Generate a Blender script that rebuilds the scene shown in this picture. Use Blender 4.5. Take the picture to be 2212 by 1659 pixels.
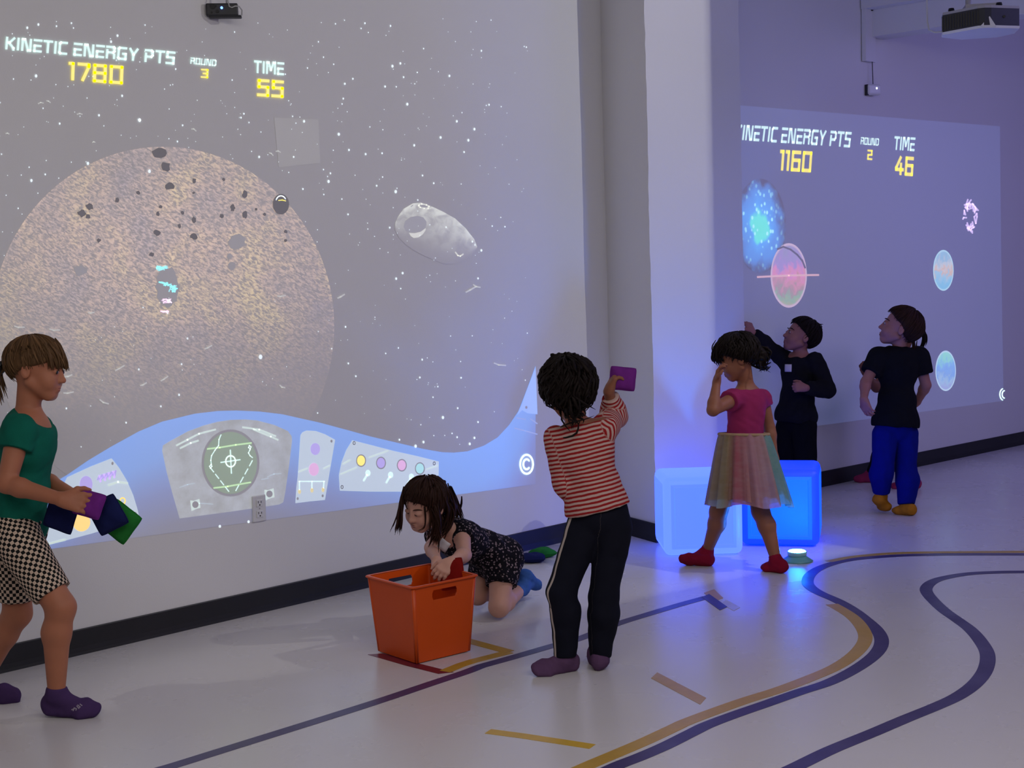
import bpy, math, random
import numpy as np
from mathutils import Vector, Matrix

for o in list(bpy.data.objects):
    bpy.data.objects.remove(o)
SC = bpy.context.scene
COL = SC.collection
PI = math.pi

# ------------------------------------------------------------------ camera
IMG_W, IMG_H, FOCAL = 2212.0, 1659.0, 3067.0
YAW, PITCH, ROLL, CAM_D, CAM_H = 0.80575854, 0.07794678, -0.02779238, 5.08120153, 1.45743438
_f = np.array([math.sin(YAW)*math.cos(PITCH), math.cos(YAW)*math.cos(PITCH), -math.sin(PITCH)])
_r = np.array([math.cos(YAW), -math.sin(YAW), 0.0])
_u = np.cross(_r, _f)
_c, _s = math.cos(ROLL), math.sin(ROLL)
CR, CU, CF = _c*_r + _s*_u, -_s*_r + _c*_u, _f      # right, up, forward
CAM = np.array([0.0, -CAM_D, CAM_H])
cam_data = bpy.data.cameras.new('camera')
cam = bpy.data.objects.new('camera', cam_data)
COL.objects.link(cam)
m = Matrix.Identity(4)
for i in range(3):
    m[i][0], m[i][1], m[i][2], m[i][3] = CR[i], CU[i], -CF[i], CAM[i]
cam.matrix_world = m
cam_data.sensor_width = 36.0
cam_data.lens = FOCAL/IMG_W*36.0
cam_data.clip_start = 0.05
SC.camera = cam

# ------------------------------------------------------------------ world, lights, exposure
world = bpy.data.worlds.new('world'); SC.world = world
world.use_nodes = True
bg = world.node_tree.nodes['Background']
bg.inputs[0].default_value = (0.5, 0.48, 0.52, 1); bg.inputs[1].default_value = 0.05
SC.view_settings.view_transform = 'Standard'
SC.view_settings.look = 'None'
SC.view_settings.exposure = 0.0
SC.view_settings.gamma = 1.0
SC.view_settings.use_curve_mapping = False

def area(name, loc, aim, size, size_y, power, col):
    d = bpy.data.lights.new(name, 'AREA'); d.shape = 'RECTANGLE'
    d.size = size; d.size_y = size_y; d.energy = power; d.color = col
    o = bpy.data.objects.new(name, d); COL.objects.link(o)
    o.location = loc
    o.rotation_euler = (Vector(aim)-Vector(loc)).to_track_quat('-Z', 'Y').to_euler()
    return o
area('ceiling_lamp', (2.0, -4.2, 3.35), (2.7, -2.8, 0), 6.0, 2.8, 150, (1.0, 0.95, 0.93))
area('ceiling_lamp', (9.3, -3.2, 3.35), (9.2, -0.9, 0.5), 3.6, 2.0, 80, (0.37, 0.33, 1.0))
# the grey light of the left picture comes from a projector to the right of the view; an added housing cuts the beam to shape
LENS = Vector((6.197, -3.5, 3.34)); BEAM_AIM = Vector((6.197-3.5*math.tan(math.radians(24)), 0, 1.85))
pd = bpy.data.lights.new('projector_beam', 'POINT'); pd.energy = 102; pd.color = (1.0, 0.98, 0.93); pd.shadow_soft_size = 0.0015
po_ = bpy.data.objects.new('projector_beam', pd); COL.objects.link(po_); po_.location = LENS

# ------------------------------------------------------------------ photo geometry
def ray(px, py):
    return CF + (px-IMG_W/2)/FOCAL*CR - (py-IMG_H/2)/FOCAL*CU
def at_depth(px, py, z):
    return CAM + ray(px, py)*z
def on_floor(px, py, z=0.0):
    d = ray(px, py); return CAM + d*(z-CAM[2])/d[2]
WR_P = np.array([8.151, -0.132, 0.0]); WR_N = np.array([0.056, 1.0, 0.0])/math.hypot(0.056, 1)
def on_plane(px, py, p, n):
    d = ray(px, py); return CAM + d*((p-CAM)@n)/(d@n)
def on_left(px, py, off=0.0):
    return on_plane(px, py, np.array([0, -off, 0.]), np.array([0, 1., 0]))
def on_right(px, py, off=0.0):
    return on_plane(px, py, WR_P-WR_N*off, WR_N)

# ------------------------------------------------------------------ objects
def tag(o, label=None, cat=None, group=None, kind=None):
    if label: o['label'] = label
    if cat: o['category'] = cat
    if group: o['group'] = group
    if kind: o['kind'] = kind
    return o
def empty(name, loc=(0, 0, 0), rz=0.0):
    o = bpy.data.objects.new(name, None); COL.objects.link(o)
    o.empty_display_size = 0.05
    o.location = loc; o.rotation_euler = (0, 0, rz)
    return o
def mesh(name, verts, faces, mat=None, parent=None, smooth=True, local=False):
    """link ONE mesh object; verts are world points, kept relative to the parent unless local"""
    v = np.asarray(verts, dtype=np.float64).reshape(-1, 3)
    if parent is not None and not local:
        mw = parent_matrix(parent); inv = np.array(mw.inverted())
        v = v@inv[:3, :3].T + inv[:3, 3]
    me = bpy.data.meshes.new(name)
    f = faces
    if isinstance(f, np.ndarray) and f.ndim == 2:
        n, k = f.shape
        me.vertices.add(len(v)); me.vertices.foreach_set('co', v.astype(np.float32).ravel())
        me.loops.add(n*k); me.loops.foreach_set('vertex_index', f.astype(np.int32).ravel())
        me.polygons.add(n); me.polygons.foreach_set('loop_start', np.arange(0, n*k, k, dtype=np.int32))
        me.update(calc_edges=True); me.validate()
    else:
        me.from_pydata([tuple(p) for p in v], [], [tuple(int(i) for i in q) for q in f])
        me.update()
    if smooth: me.polygons.foreach_set('use_smooth', np.ones(len(me.polygons), dtype=bool))
    if mat: me.materials.append(mat)
    o = bpy.data.objects.new(name, me); COL.objects.link(o)
    if parent is not None: o.parent = parent
    return o
def parent_matrix(p):
    mw = Matrix.LocRotScale(p.location, p.rotation_euler, None)
    return parent_matrix(p.parent) @ mw if p.parent else mw
def attr(o, name, data):
    data = np.asarray(data, dtype=np.float32)
    a = o.data.attributes.new(name, 'FLOAT', 'POINT')
    a.data.foreach_set('value', data.ravel())
def bevel(o, w, seg=2, ang=0.6):
    b = o.modifiers.new('bevel', 'BEVEL'); b.width = w; b.segments = seg
    b.limit_method = 'ANGLE'; b.angle_limit = ang
    return o
class MB:
    """collects shapes into one mesh"""
    def __init__(s): s.v = []; s.f = []
    def add(s, v, f):
        n = len(s.v); s.v += [tuple(map(float, p)) for p in v]; s.f += [tuple(int(i)+n for i in q) for q in f]; return s
    def box(s, lo, hi, fn=None):
        x0, y0, z0 = lo; x1, y1, z1 = hi
        v = [(x0,y0,z0),(x1,y0,z0),(x1,y1,z0),(x0,y1,z0),(x0,y0,z1),(x1,y0,z1),(x1,y1,z1),(x0,y1,z1)]
        if fn: v = [fn(p) for p in v]
        return s.add(v, [(0,3,2,1),(4,5,6,7),(0,1,5,4),(1,2,6,5),(2,3,7,6),(3,0,4,7)])
    def tube(s, pts, rad, n=8, cap=True):
        pts = [np.array(p, float) for p in pts]; k = len(pts)
        rad = [rad]*k if np.isscalar(rad) else rad
        v = []; f = []; ref = np.array([0.13, 0.31, 0.94])
        for i in range(k):
            t = pts[min(i+1, k-1)]-pts[max(i-1, 0)]; t = t/(np.linalg.norm(t)+1e-9)
            if abs(t@ref) > 0.97: ref = np.array([0.9, 0.2, 0.1])
            a = np.cross(t, ref); a /= np.linalg.norm(a)+1e-9; b = np.cross(t, a)
            for j in range(n):
                q = 2*PI*j/n
                v.append(pts[i]+rad[i]*(math.cos(q)*a+math.sin(q)*b))
        for i in range(k-1):
            for j in range(n):
                j2 = (j+1) % n
                f.append((i*n+j, i*n+j2, (i+1)*n+j2, (i+1)*n+j))
        if cap:
            f.append(tuple(range(n-1, -1, -1))); f.append(tuple((k-1)*n+j for j in range(n)))
        return s.add(v, f)
    def lathe(s, prof, n=32, c=(0, 0, 0), cap=True):
        c = np.array(c); v = []; f = []; k = len(prof)
        for r, z in prof:
            for j in range(n):
                q = 2*PI*j/n; v.append(c+np.array([r*math.cos(q), r*math.sin(q), z]))
        for i in range(k-1):
            for j in range(n):
                j2 = (j+1) % n; f.append((i*n+j, i*n+j2, (i+1)*n+j2, (i+1)*n+j))
        if cap:
            f.append(tuple(range(n-1, -1, -1))); f.append(tuple((k-1)*n+j for j in range(n)))
        return s.add(v, f)
    def build(s, name, mat=None, parent=None, smooth=False, local=False):
        return mesh(name, s.v, s.f, mat, parent, smooth, local)

# ------------------------------------------------------------------ materials
def lin(c):
    return tuple((x/255/12.92 if x/255 <= 0.04045 else ((x/255+0.055)/1.055)**2.4) for x in c)
def new_mat(name):
    mt = bpy.data.materials.new(name); mt.use_nodes = True
    nt = mt.node_tree; return mt, nt, nt.nodes['Principled BSDF']
def node(nt, kind, **kw):
    n = nt.nodes.new(kind)
    for k, v in kw.items():
        if k in n.inputs: n.inputs[k].default_value = v
        else: setattr(n, k, v)
    return n
def math_node(nt, op, a, b=None, clamp=False):
    n = nt.nodes.new('ShaderNodeMath'); n.operation = op; n.use_clamp = clamp
    for i, x in enumerate((a, b)):
        if x is None: continue
        if isinstance(x, (int, float)): n.inputs[i].default_value = x
        else: nt.links.new(x, n.inputs[i])
    return n.outputs[0]
def mix_col(nt, fac, a, b, mode='MIX'):
    n = nt.nodes.new('ShaderNodeMix'); n.data_type = 'RGBA'; n.blend_type = mode
    for sock, x in ((n.inputs['Factor'], fac), (n.inputs[6], a), (n.inputs[7], b)):
        if isinstance(x, (int, float)): sock.default_value = x
        elif isinstance(x, tuple): sock.default_value = (*x[:3], 1)
        else: nt.links.new(x, sock)
    return n.outputs[2]
def ramp(nt, fac, stops, interp='LINEAR'):
    n = nt.nodes.new('ShaderNodeValToRGB'); n.color_ramp.interpolation = interp
    el = n.color_ramp.elements
    while len(el) < len(stops): el.new(0.5)
    for e, (p, c) in zip(el, stops):
        e.position = p; e.color = (*c[:3], 1) if isinstance(c, tuple) else (c, c, c, 1)
    nt.links.new(fac, n.inputs[0]); return n.outputs[0]
def coords(nt, which='Object', scale=None, rot=None):
    t = nt.nodes.new('ShaderNodeTexCoord'); out = t.outputs[which]
    if scale or rot:
        mp = nt.nodes.new('ShaderNodeMapping')
        if scale: mp.inputs['Scale'].default_value = scale
        if rot: mp.inputs['Rotation'].default_value = rot
        nt.links.new(out, mp.inputs[0]); out = mp.outputs[0]
    return out
def noise(nt, vec, scale, detail=3.0, rough=0.5, out='Fac', dist=0.0):
    n = nt.nodes.new('ShaderNodeTexNoise'); n.inputs['Scale'].default_value = scale
    n.inputs['Detail'].default_value = detail; n.inputs['Roughness'].default_value = rough
    n.inputs['Distortion'].default_value = dist
    if vec is not None: nt.links.new(vec, n.inputs['Vector'])
    return n.outputs[out]
def attr_node(nt, name):
    n = nt.nodes.new('ShaderNodeAttribute'); n.attribute_name = name; return n.outputs['Fac']
def bump(nt, bsdf, h, strength, dist=0.01):
    b = nt.nodes.new('ShaderNodeBump'); b.inputs['Strength'].default_value = strength
    b.inputs['Distance'].default_value = dist
    nt.links.new(h, b.inputs['Height']); nt.links.new(b.outputs[0], bsdf.inputs['Normal'])
def simple(name, col, rough=0.6, var=0.12, scale=12.0, bmp=0.0, bscale=200.0, spec=0.3, metal=0.0):
    mt, nt, b = new_mat(name)
    v = coords(nt)
    n = noise(nt, v, scale)
    c = mix_col(nt, n, tuple(x*(1-var) for x in col), tuple(min(1, x*(1+var)) for x in col))
    nt.links.new(c, b.inputs['Base Color'])
    b.inputs['Roughness'].default_value = rough
    b.inputs['Specular IOR Level'].default_value = spec
    b.inputs['Metallic'].default_value = metal
    if bmp: bump(nt, b, noise(nt, v, bscale, 2.0), bmp, 0.002)
    return mt
def fabric(name, col, var=0.15, weave=420.0, spec=0.1):
    return simple(name, col, 0.92, var, 25.0, 0.35, weave, spec)
def emitter(name, col, strength, base=(0.02, 0.02, 0.02), rough=0.5):
    mt, nt, b = new_mat(name)
    b.inputs['Base Color'].default_value = (*base, 1)
    b.inputs['Emission Color'].default_value = (*col, 1)
    b.inputs['Emission Strength'].default_value = strength
    b.inputs['Roughness'].default_value = rough
    return mt

# ------------------------------------------------------------------ room shell
WALL = (0.74, 0.73, 0.72)
def plaster(name, lumps=0.25):
    mt, nt, b = new_mat(name)
    v = coords(nt)
    c = mix_col(nt, noise(nt, v, 1.7, 4), tuple(x*0.97 for x in WALL), tuple(x*1.02 for x in WALL))
    nt.links.new(c, b.inputs['Base Color'])
    b.inputs['Roughness'].default_value = 0.85; b.inputs['Specular IOR Level'].default_value = 0.2
    h = math_node(nt, 'ADD', math_node(nt, 'MULTIPLY', noise(nt, v, 160, 2), 0.25), math_node(nt, 'MULTIPLY', noise(nt, v, 9, 5, 0.6), lumps))
    bump(nt, b, h, 0.25, 0.005)
    return mt
M_WALL = plaster('wall_paint', 0.12)
M_COLUMN = plaster('column_plaster', 1.0)
mt, nt, b = new_mat('white_vinyl_floor')
v = coords(nt)
c = mix_col(nt, noise(nt, v, 0.9, 5, 0.6), (0.60, 0.57, 0.56), (0.68, 0.655, 0.645))
scuff = ramp(nt, noise(nt, coords(nt, scale=(1.0, 7.0, 1.0), rot=(0, 0, 0.5)), 5.0, 6, 0.7), [(0.70, 1.0), (0.85, 0.95)])
nt.links.new(mix_col(nt, 1.0, c, scuff, 'MULTIPLY'), b.inputs['Base Color'])
nt.links.new(ramp(nt, noise(nt, v, 2.5, 4), [(0.3, 0.22), (0.7, 0.32)]), b.inputs['Roughness'])
b.inputs['Specular IOR Level'].default_value = 0.42
bump(nt, b, noise(nt, v, 2.2, 3), 0.03, 0.02)
M_FLOOR = mt
M_CEIL = simple('ceiling_paint', (0.55, 0.53, 0.55), 0.9, 0.04)
M_BASE = simple('dark_baseboard_vinyl', (0.016, 0.016, 0.020), 0.45, 0.15, 6, spec=0.4)
M_UNSEEN = simple('dim_wall_paint', (0.42, 0.40, 0.42), 0.9, 0.04)

def slab(name, lo, hi, mat, fn=None, bev=0.0):
    o = MB().box(lo, hi, fn).build(name, mat)
    if bev: bevel(o, bev)
    return tag(o, kind='structure')
COL_X0, COL_X1, COL_Y = 5.918, 6.782, -0.424
CEIL = 3.42
slab('floor', (-3.0, -8.0, -0.10), (14.0, 0.5, 0.0), M_FLOOR)
slab('ceiling', (-3.0, -8.0, CEIL), (14.0, 0.5, CEIL+0.1), M_CEIL)
slab('wall_left', (-3.0, 0.0, 0.0), (COL_X0+0.3, 0.2, CEIL), M_WALL)
def wr(x, off):          # point of the right wall's face at x, off metres into the room
    y = WR_P[1]-(x-WR_P[0])*0.056
    return np.array([x, y, 0])-WR_N*off
WR_A = math.atan(0.056)
wo = slab('wall_right', (0.0, 0.0, 0.0), (7.2, 0.2, CEIL), M_WALL)
wo.location = tuple(wr(COL_X1-0.05, 0)); wo.rotation_euler = (0, 0, -WR_A)
slab('wall_back', (-3.0, -8.2, 0.0), (14.0, -8.0, CEIL), M_UNSEEN)
slab('wall_side', (-3.2, -8.0, 0.0), (-3.0, 0.3, CEIL), M_UNSEEN)
slab('wall_far', (13.9, -8.0, 0.0), (14.1, 0.3, CEIL), M_UNSEEN)
# square plastered column between the two walls, edges worn and slightly wavy
def column():
    nz, v, f = 60, [], []
    rnd = random.Random(4)
    base = [(COL_X0+0.168, 0.02), (COL_X0+0.012, COL_Y), (COL_X1, COL_Y), (COL_X1, 0.05)]
    ring = []
    for i in range(4):
        a, b_ = np.array(base[i]), np.array(base[(i+1) % 4])
        k = 10 if i in (0, 1, 2) else 1
        for j in range(k): ring.append(a+(b_-a)*j/k)
    n = len(ring)
    for i in range(nz+1):
        z = CEIL*i/nz
        for p in ring:
            corner = min(abs(p[0]-COL_X0-0.012)+abs(p[1]-COL_Y), abs(p[0]-COL_X1)+abs(p[1]-COL_Y))
            am = 0.002 if corner < 1e-6 else 0.0015
            v.append((p[0]+am*(math.sin(z*5+p[1]*9)+rnd.uniform(-.6, .6))-0.006*(z-1.2), p[1]+am*rnd.uniform(-1, 1), z))
    for i in range(nz):
        for j in range(n):
            j2 = (j+1) % n; f.append((i*n+j, i*n+j2, (i+1)*n+j2, (i+1)*n+j))
    o = mesh('column', v, f, M_COLUMN, None, True)
    e = o.modifiers.new('edge', 'EDGE_SPLIT'); e.split_angle = 0.7
    tag(o, 'wide square white plastered column standing between the two projection walls', 'column', kind='structure')
column()
# baseboards (4 inch dark vinyl with a small toe)
def baseboard(name, pts, inward):
    v, f = [], []
    prof = [(0.0, 0.0), (0.012, 0.0), (0.009, 0.012), (0.006, 0.03), (0.006, 0.098), (0.004, 0.1016), (0.0, 0.1016)]
    for p, d in zip(pts, inward):
        for o_, z in prof: v.append((p[0]+d[0]*o_, p[1]+d[1]*o_, z))
    k = len(prof)
    for i in range(len(pts)-1):
        for j in range(k-1): f.append((i*k+j, (i+1)*k+j, (i+1)*k+j+1, i*k+j+1))
    return tag(mesh(name, v, f, M_BASE, None, False), kind='structure')
baseboard('baseboard_left', [(-3, 0), (COL_X0+0.16, 0)], [(0, -1), (0, -1)])
baseboard('baseboard_column', [(COL_X0+0.16, 0), (COL_X0+0.012, COL_Y), (COL_X1, COL_Y), (COL_X1, -0.05)], [(-1, 0), (-1, -1), (1, -1), (1, 0)])
p0, p1 = wr(COL_X1, 0), wr(13.9, 0)
baseboard('baseboard_right', [p0, p1], [-WR_N, -WR_N])

# ------------------------------------------------------------------ things fixed to the walls and ceiling
M_WPLASTIC = simple('white_plastic', (0.70, 0.70, 0.69), 0.35, 0.03, spec=0.5)
M_DPLASTIC = simple('dark_plastic', (0.03, 0.031, 0.035), 0.45, 0.2, spec=0.4)
M_BLACK = simple('black_plastic', (0.006, 0.006, 0.007), 0.4, 0.1)
M_GREYMETAL = simple('grey_metal', (0.35, 0.34, 0.36), 0.45, 0.06, spec=0.5)
# duplex outlet
po = on_left(558, 1098)
ow = empty('wall_outlet', (po[0], 0, po[2])); tag(ow, 'white duplex outlet plate low on the left wall under the dashboard picture', 'outlet')
bevel(MB().box((-0.036, -0.009, -0.058), (0.036, -0.0002, 0.058)).build('cover_plate', M_WPLASTIC, ow, local=True), 0.004)
for zz in (0.024, -0.024):
    rc = bevel(MB().box((-0.017, -0.012, zz-0.016), (0.017, -0.008, zz+0.016)).build('socket', M_WPLASTIC, ow, local=True), 0.005)
    s_ = MB()
    s_.box((-0.009, -0.0125, zz+0.000), (-0.006, -0.0118, zz+0.010)); s_.box((0.006, -0.0125, zz+0.000), (0.009, -0.0118, zz+0.009))
    s_.tube([(0, -0.0125, zz-0.008), (0, -0.0118, zz-0.008)], 0.0032, 10)
    s_.build('slots', M_BLACK, rc, local=True)
MB().tube([(0, -0.0105, 0), (0, -0.0085, 0)], 0.003, 10).build('screw', M_GREYMETAL, ow, local=True)

# dark depth sensor hanging in front of the left wall
ps = at_depth(483, 22, 5.95)
se = empty('sensor_camera', tuple(ps), YAW*-1+0.12); tag(se, 'dark wall sensor box with a blue light and loose cable high on the left wall', 'sensor')
bd = MB()
for x0, x1, y0, y1, z0, z1 in ((-0.072, 0.060, -0.02, 0.02, -0.026, 0.026), (-0.06, 0.074, -0.018, 0.02, -0.034, -0.022)):
    bd.box((x0, y0, z0), (x1, y1, z1))
bevel(bd.build('housing', M_DPLASTIC, se, local=True), 0.007, 3)
for x, z, r in ((-0.043, 0.012, 0.011), (-0.030, 0.014, 0.0035), (-0.048, -0.012, 0.0035), (-0.024, -0.008, 0.007)):
    MB().tube([(x, -0.024, z), (x, -0.019, z)], r, 14).build('lens', M_BLACK, se, local=True)
MB().tube([(-0.006, -0.0235, 0.006), (-0.006, -0.019, 0.006)], 0.0055, 12).build('status_light', emitter('blue_led', (0.12, 0.25, 1.0), 4.0), se, local=True)
MB().tube([(0.014, 0.0, 0.45), (0.014, 0.0, 0.02)], 0.004, 8).build('hanging_rod', M_GREYMETAL, se, local=True)
MB().tube([(0.012, 0.0, 0.45), (0.014, -0.01, 0.08), (0.022, -0.024, 0.03), (0.026, -0.027, 0.010), (0.036, -0.026, 0.006), (0.05, -0.024, 0.012), (0.066, -0.02, 0.012), (0.076, 0.0, 0.0), (0.074, 0.01, -0.02)], 0.0026, 8).build('cable', simple('grey_cable', (0.45, 0.45, 0.44), 0.5), se, local=True)

# pale sensor on a wire near the right wall
ph = on_right(1886, 194, 0.03)
hs_ = empty('hanging_sensor', tuple(ph), -0.35); tag(hs_, 'small pale sensor box hanging on a thin wire in front of the right wall', 'sensor')
bevel(MB().box((-0.055, -0.022, -0.036), (0.055, 0.022, 0.036)).build('housing', M_WPLASTIC, hs_, local=True), 0.014, 3)
bevel(MB().box((-0.060, -0.010, -0.038), (-0.040, 0.020, 0.034)).build('bracket', M_DPLASTIC, hs_, local=True), 0.004)
MB().tube([(0.012, -0.0245, 0.008), (0.012, -0.020, 0.008)], 0.006, 10).build('status_light', emitter('white_led', (0.75, 0.85, 1.0), 3.0), hs_, local=True)
MB().tube([(-0.012, 0, 0.53), (-0.006, 0, 0.20), (0, 0, 0.034)], 0.0028, 6).build('wire', M_DPLASTIC, hs_, local=True)
MB().tube([(-0.012, -0.012, 0.53), (-0.012, 0.024, 0.53)], 0.012, 10).build('wire_clip', M_DPLASTIC, hs_, local=True)

# boxed beam from the right wall, with its end plate
pb = on_right(1879, 20, 0.0)
bx = pb[0]
tr = empty('trim_1', (bx, 0, 0)); tag(tr, kind='structure')
yb = wr(bx, 0)[1]
MB().box((bx-0.02, yb-4.0, 2.965), (bx+0.17, yb-0.002, 3.14)).build('lower_beam', M_WALL, tr)
MB().box((bx-0.12, yb-4.0, 3.14), (bx+0.30, yb-0.002, 3.30)).build('upper_beam', M_WALL, tr)
MB().box((bx-0.11, yb-0.03, 2.80), (bx+0.02, yb-0.001, 3.16)).build('end_plate', M_WALL, tr)
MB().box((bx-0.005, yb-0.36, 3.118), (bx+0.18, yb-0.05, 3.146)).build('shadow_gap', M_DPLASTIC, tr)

# added light mask: a rectangular mouth shaping the projector beam, unseen on the right
def beam_mask():
    a = np.array(BEAM_AIM-LENS); a[2] = 0; a /= np.linalg.norm(a); L = np.array(LENS)
    v, q = [], []
    mouth = [np.array(p) for p in ((1.2, 0, -0.9), (6.49, COL_Y, -1.6), (6.49, COL_Y, 4.6), (1.2, 0, 4.6))]
    dirs = [(p-L)/((p-L)@a) for p in mouth]; mid = sum(dirs)/4
    for d, e in ((0.06, 1.0), (0.16, 1.0), (0.16, 1.5), (-0.06, 1.5)):
        for r_ in dirs: v.append(L+a*d+(mid-a)*0.16*(e > 1)+(r_-mid if e > 1 else r_-a)*(0.16*e if e > 1 else d))
    for i in range(4):
        j2 = (i+1) % 4
        q += [(i, j2, 4+j2, 4+i), (4+i, 4+j2, 8+j2, 8+i), (8+i, 8+j2, 12+j2, 12+i)]
    q.append((12, 13, 14, 15))
    tag(mesh('added_beam_mask', v, q, M_DPLASTIC, None, False), kind='structure')
beam_mask()

# ceiling projector over the right wall, seen from below with its corner to us
pp = at_depth(2116, 48, 7.4)
pj = empty('ceiling_projector', tuple(pp), -YAW-0.18); pj.scale = (1.12, 1.12, 1.12); tag(pj, 'white projector with dark grille sides hanging from the ceiling at top right', 'projector')
def proj_out(k, z):   # outline seen from above: rounded front corner towards the camera
    pts = [(-0.17*k, -0.02), (-0.03*k, -0.155), (0.0, -0.165), (0.03*k, -0.155), (0.165*k, -0.085), (0.168*k, 0.06), (0.10*k, 0.15), (-0.06*k, 0.16), (-0.165*k, 0.06)]
    return [(x, y, z) for x, y in pts]
def loft(rings):
    n = len(rings[0]); v = [p for r_ in rings for p in r_]; f = []
    for i in range(len(rings)-1):
        for j in range(n):
            j2 = (j+1) % n; f.append((i*n+j, i*n+j2, (i+1)*n+j2, (i+1)*n+j))
    f.append(tuple(range(n-1, -1, -1))); f.append(tuple((len(rings)-1)*n+j for j in range(n)))
    return v, f
v_, f_ = loft([proj_out(0.98, -0.052), proj_out(1.0, -0.045), proj_out(1.0, -0.040)])
mesh('bottom_cover', v_, f_, M_WPLASTIC, pj, False, True)
v_, f_ = loft([proj_out(0.985, -0.040), proj_out(0.985, 0.038)])
mesh('side_grille', v_, f_, M_DPLASTIC, pj, False, True)
v_, f_ = loft([proj_out(1.0, 0.038), proj_out(0.98, 0.050)])
mesh('top_cover', v_, f_, M_GREYMETAL, pj, False, True)
for i in range(14):
    t = i/13; a = np.array(proj_out(0.985, 0)[0])*(1-t)+np.array(proj_out(0.985, 0)[1])*t
    MB().box((a[0]-0.003, a[1]-0.004, -0.032), (a[0]+0.002, a[1]+0.002, 0.030)).build('grille_rib', M_BLACK, pj, local=True)
MB().add([(-0.022, -0.168, -0.046), (0.052, -0.150, -0.046), (0.022, -0.158, 0.0), (-0.022, -0.10, -0.0465), (0.052, -0.10, -0.0465), (0.022, -0.12, 0.0)], [(0, 1, 2), (3, 5, 4), (0, 3, 4, 1), (1, 4, 5, 2), (2, 5, 3, 0)]).build('lens_hood', M_WPLASTIC, pj, local=True)
MB().tube([(0.09, -0.128, 0.0), (0.09, -0.120, 0.0)], 0.006, 10).build('indicator', M_BLACK, pj, local=True)
for x, y in ((-0.13, -0.03), (0.07, -0.11)):
    MB().lathe([(0.012, 0.05), (0.015, 0.056), (0.012, 0.066)], 12, (x, y, 0)).build('foot', M_BLACK, pj, local=True)
MB().tube([(-0.05, 0.0, 0.05), (-0.05, 0.0, 0.9)], 0.014, 10).build('mounting_pole', M_GREYMETAL, pj, local=True)
MB().box((-0.07, -0.06, 0.05), (0.09, 0.06, 0.075)).build('mounting_plate', M_GREYMETAL, pj, local=True)
MB().tube([(-0.165, 0.0, -0.035), (-0.20, 0.01, -0.035), (-0.225, 0.02, -0.02), (-0.232, 0.03, 0.02), (-0.232, 0.04, 0.12), (-0.20, 0.05, 0.25), (-0.08, 0.03, 0.40), (-0.06, 0.0, 0.6)], 0.0045, 8).build('cable', simple('pale_cable', (0.5, 0.5, 0.52), 0.5), pj, local=True)

# ------------------------------------------------------------------ projected pictures: flat figures of light on the two walls
LAYER = 0.0006
def light_mat(name, col, strength=1.0):
    return emitter(name, col, strength, WALL, 0.85)
def dots_left(px, py, layer): return on_left(px, py, LAYER*layer)
def dots_right(px, py, layer): return on_right(px, py, LAYER*layer)
def poly(name, pts, mat, layer, parent, on):
    return mesh(name, [on(x, y, layer) for x, y in pts], [tuple(range(len(pts)-1, -1, -1))], mat, parent, False)
def disc(name, c, rx, ry, mat, layer, parent, on, n=40, rings=1, wob=0.0, seed=0, inner=0.0):
    rnd = random.Random(seed); v = []; f = []; g = []; uu = []; vv = []
    ws = [1+wob*rnd.uniform(-1, 1) for _ in range(n)]
    for k in range(rings+1):
        t = inner+(1-inner)*k/rings
        for j in range(n):
            q = 2*PI*j/n; r_ = t*ws[j]
            v.append(on(c[0]+rx*r_*math.cos(q), c[1]+ry*r_*math.sin(q), layer)); g.append(t); uu.append(r_*math.cos(q)); vv.append(r_*math.sin(q))
    for k in range(rings):
        for j in range(n):
            j2 = (j+1) % n
            if k == 0 and inner == 0.0: f.append((j2 if False else n+j, j, n+j2))
            else: f.append((k*n+j, k*n+j2, (k+1)*n+j2, (k+1)*n+j))
    o = mesh(name, v, f, mat, parent, False)
    attr(o, 'g', g); attr(o, 'pu', uu); attr(o, 'pv', vv)
    return o
def stroke_polys(pts, w, closed=False):
    """quads along a polyline, width w (in the same units), square ends"""
    out = []
    n = len(pts); segs = [(pts[i], pts[(i+1) % n]) for i in range(n if closed else n-1)]
    for a, b_ in segs:
        a = np.array(a, float); b_ = np.array(b_, float); d = b_-a; L = np.hypot(*d)
        if L < 1e-9: continue
        d /= L; p = np.array([-d[1], d[0]])*w/2; e = d*w*0.42
        out.append([a-e-p, b_+e-p, b_+e+p, a-e+p])
    return out
def lines(name, polylines, w, mat, layer, parent, on, wx=1.0):
    v = []; f = []
    for pl in polylines:
        for q in stroke_polys([(x/wx, y) for x, y in pl], w):
            n = len(v); v += [on(x*wx, y, layer) for x, y in q]; f.append((n, n+1, n+2, n+3))
    return mesh(name, v, f, mat, parent, False)
def ring_line(c, rx, ry, a0=0, a1=360, n=24):
    return [(c[0]+rx*math.cos(math.radians(a0+(a1-a0)*i/n)), c[1]+ry*math.sin(math.radians(a0+(a1-a0)*i/n))) for i in range(n+1)]

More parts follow.
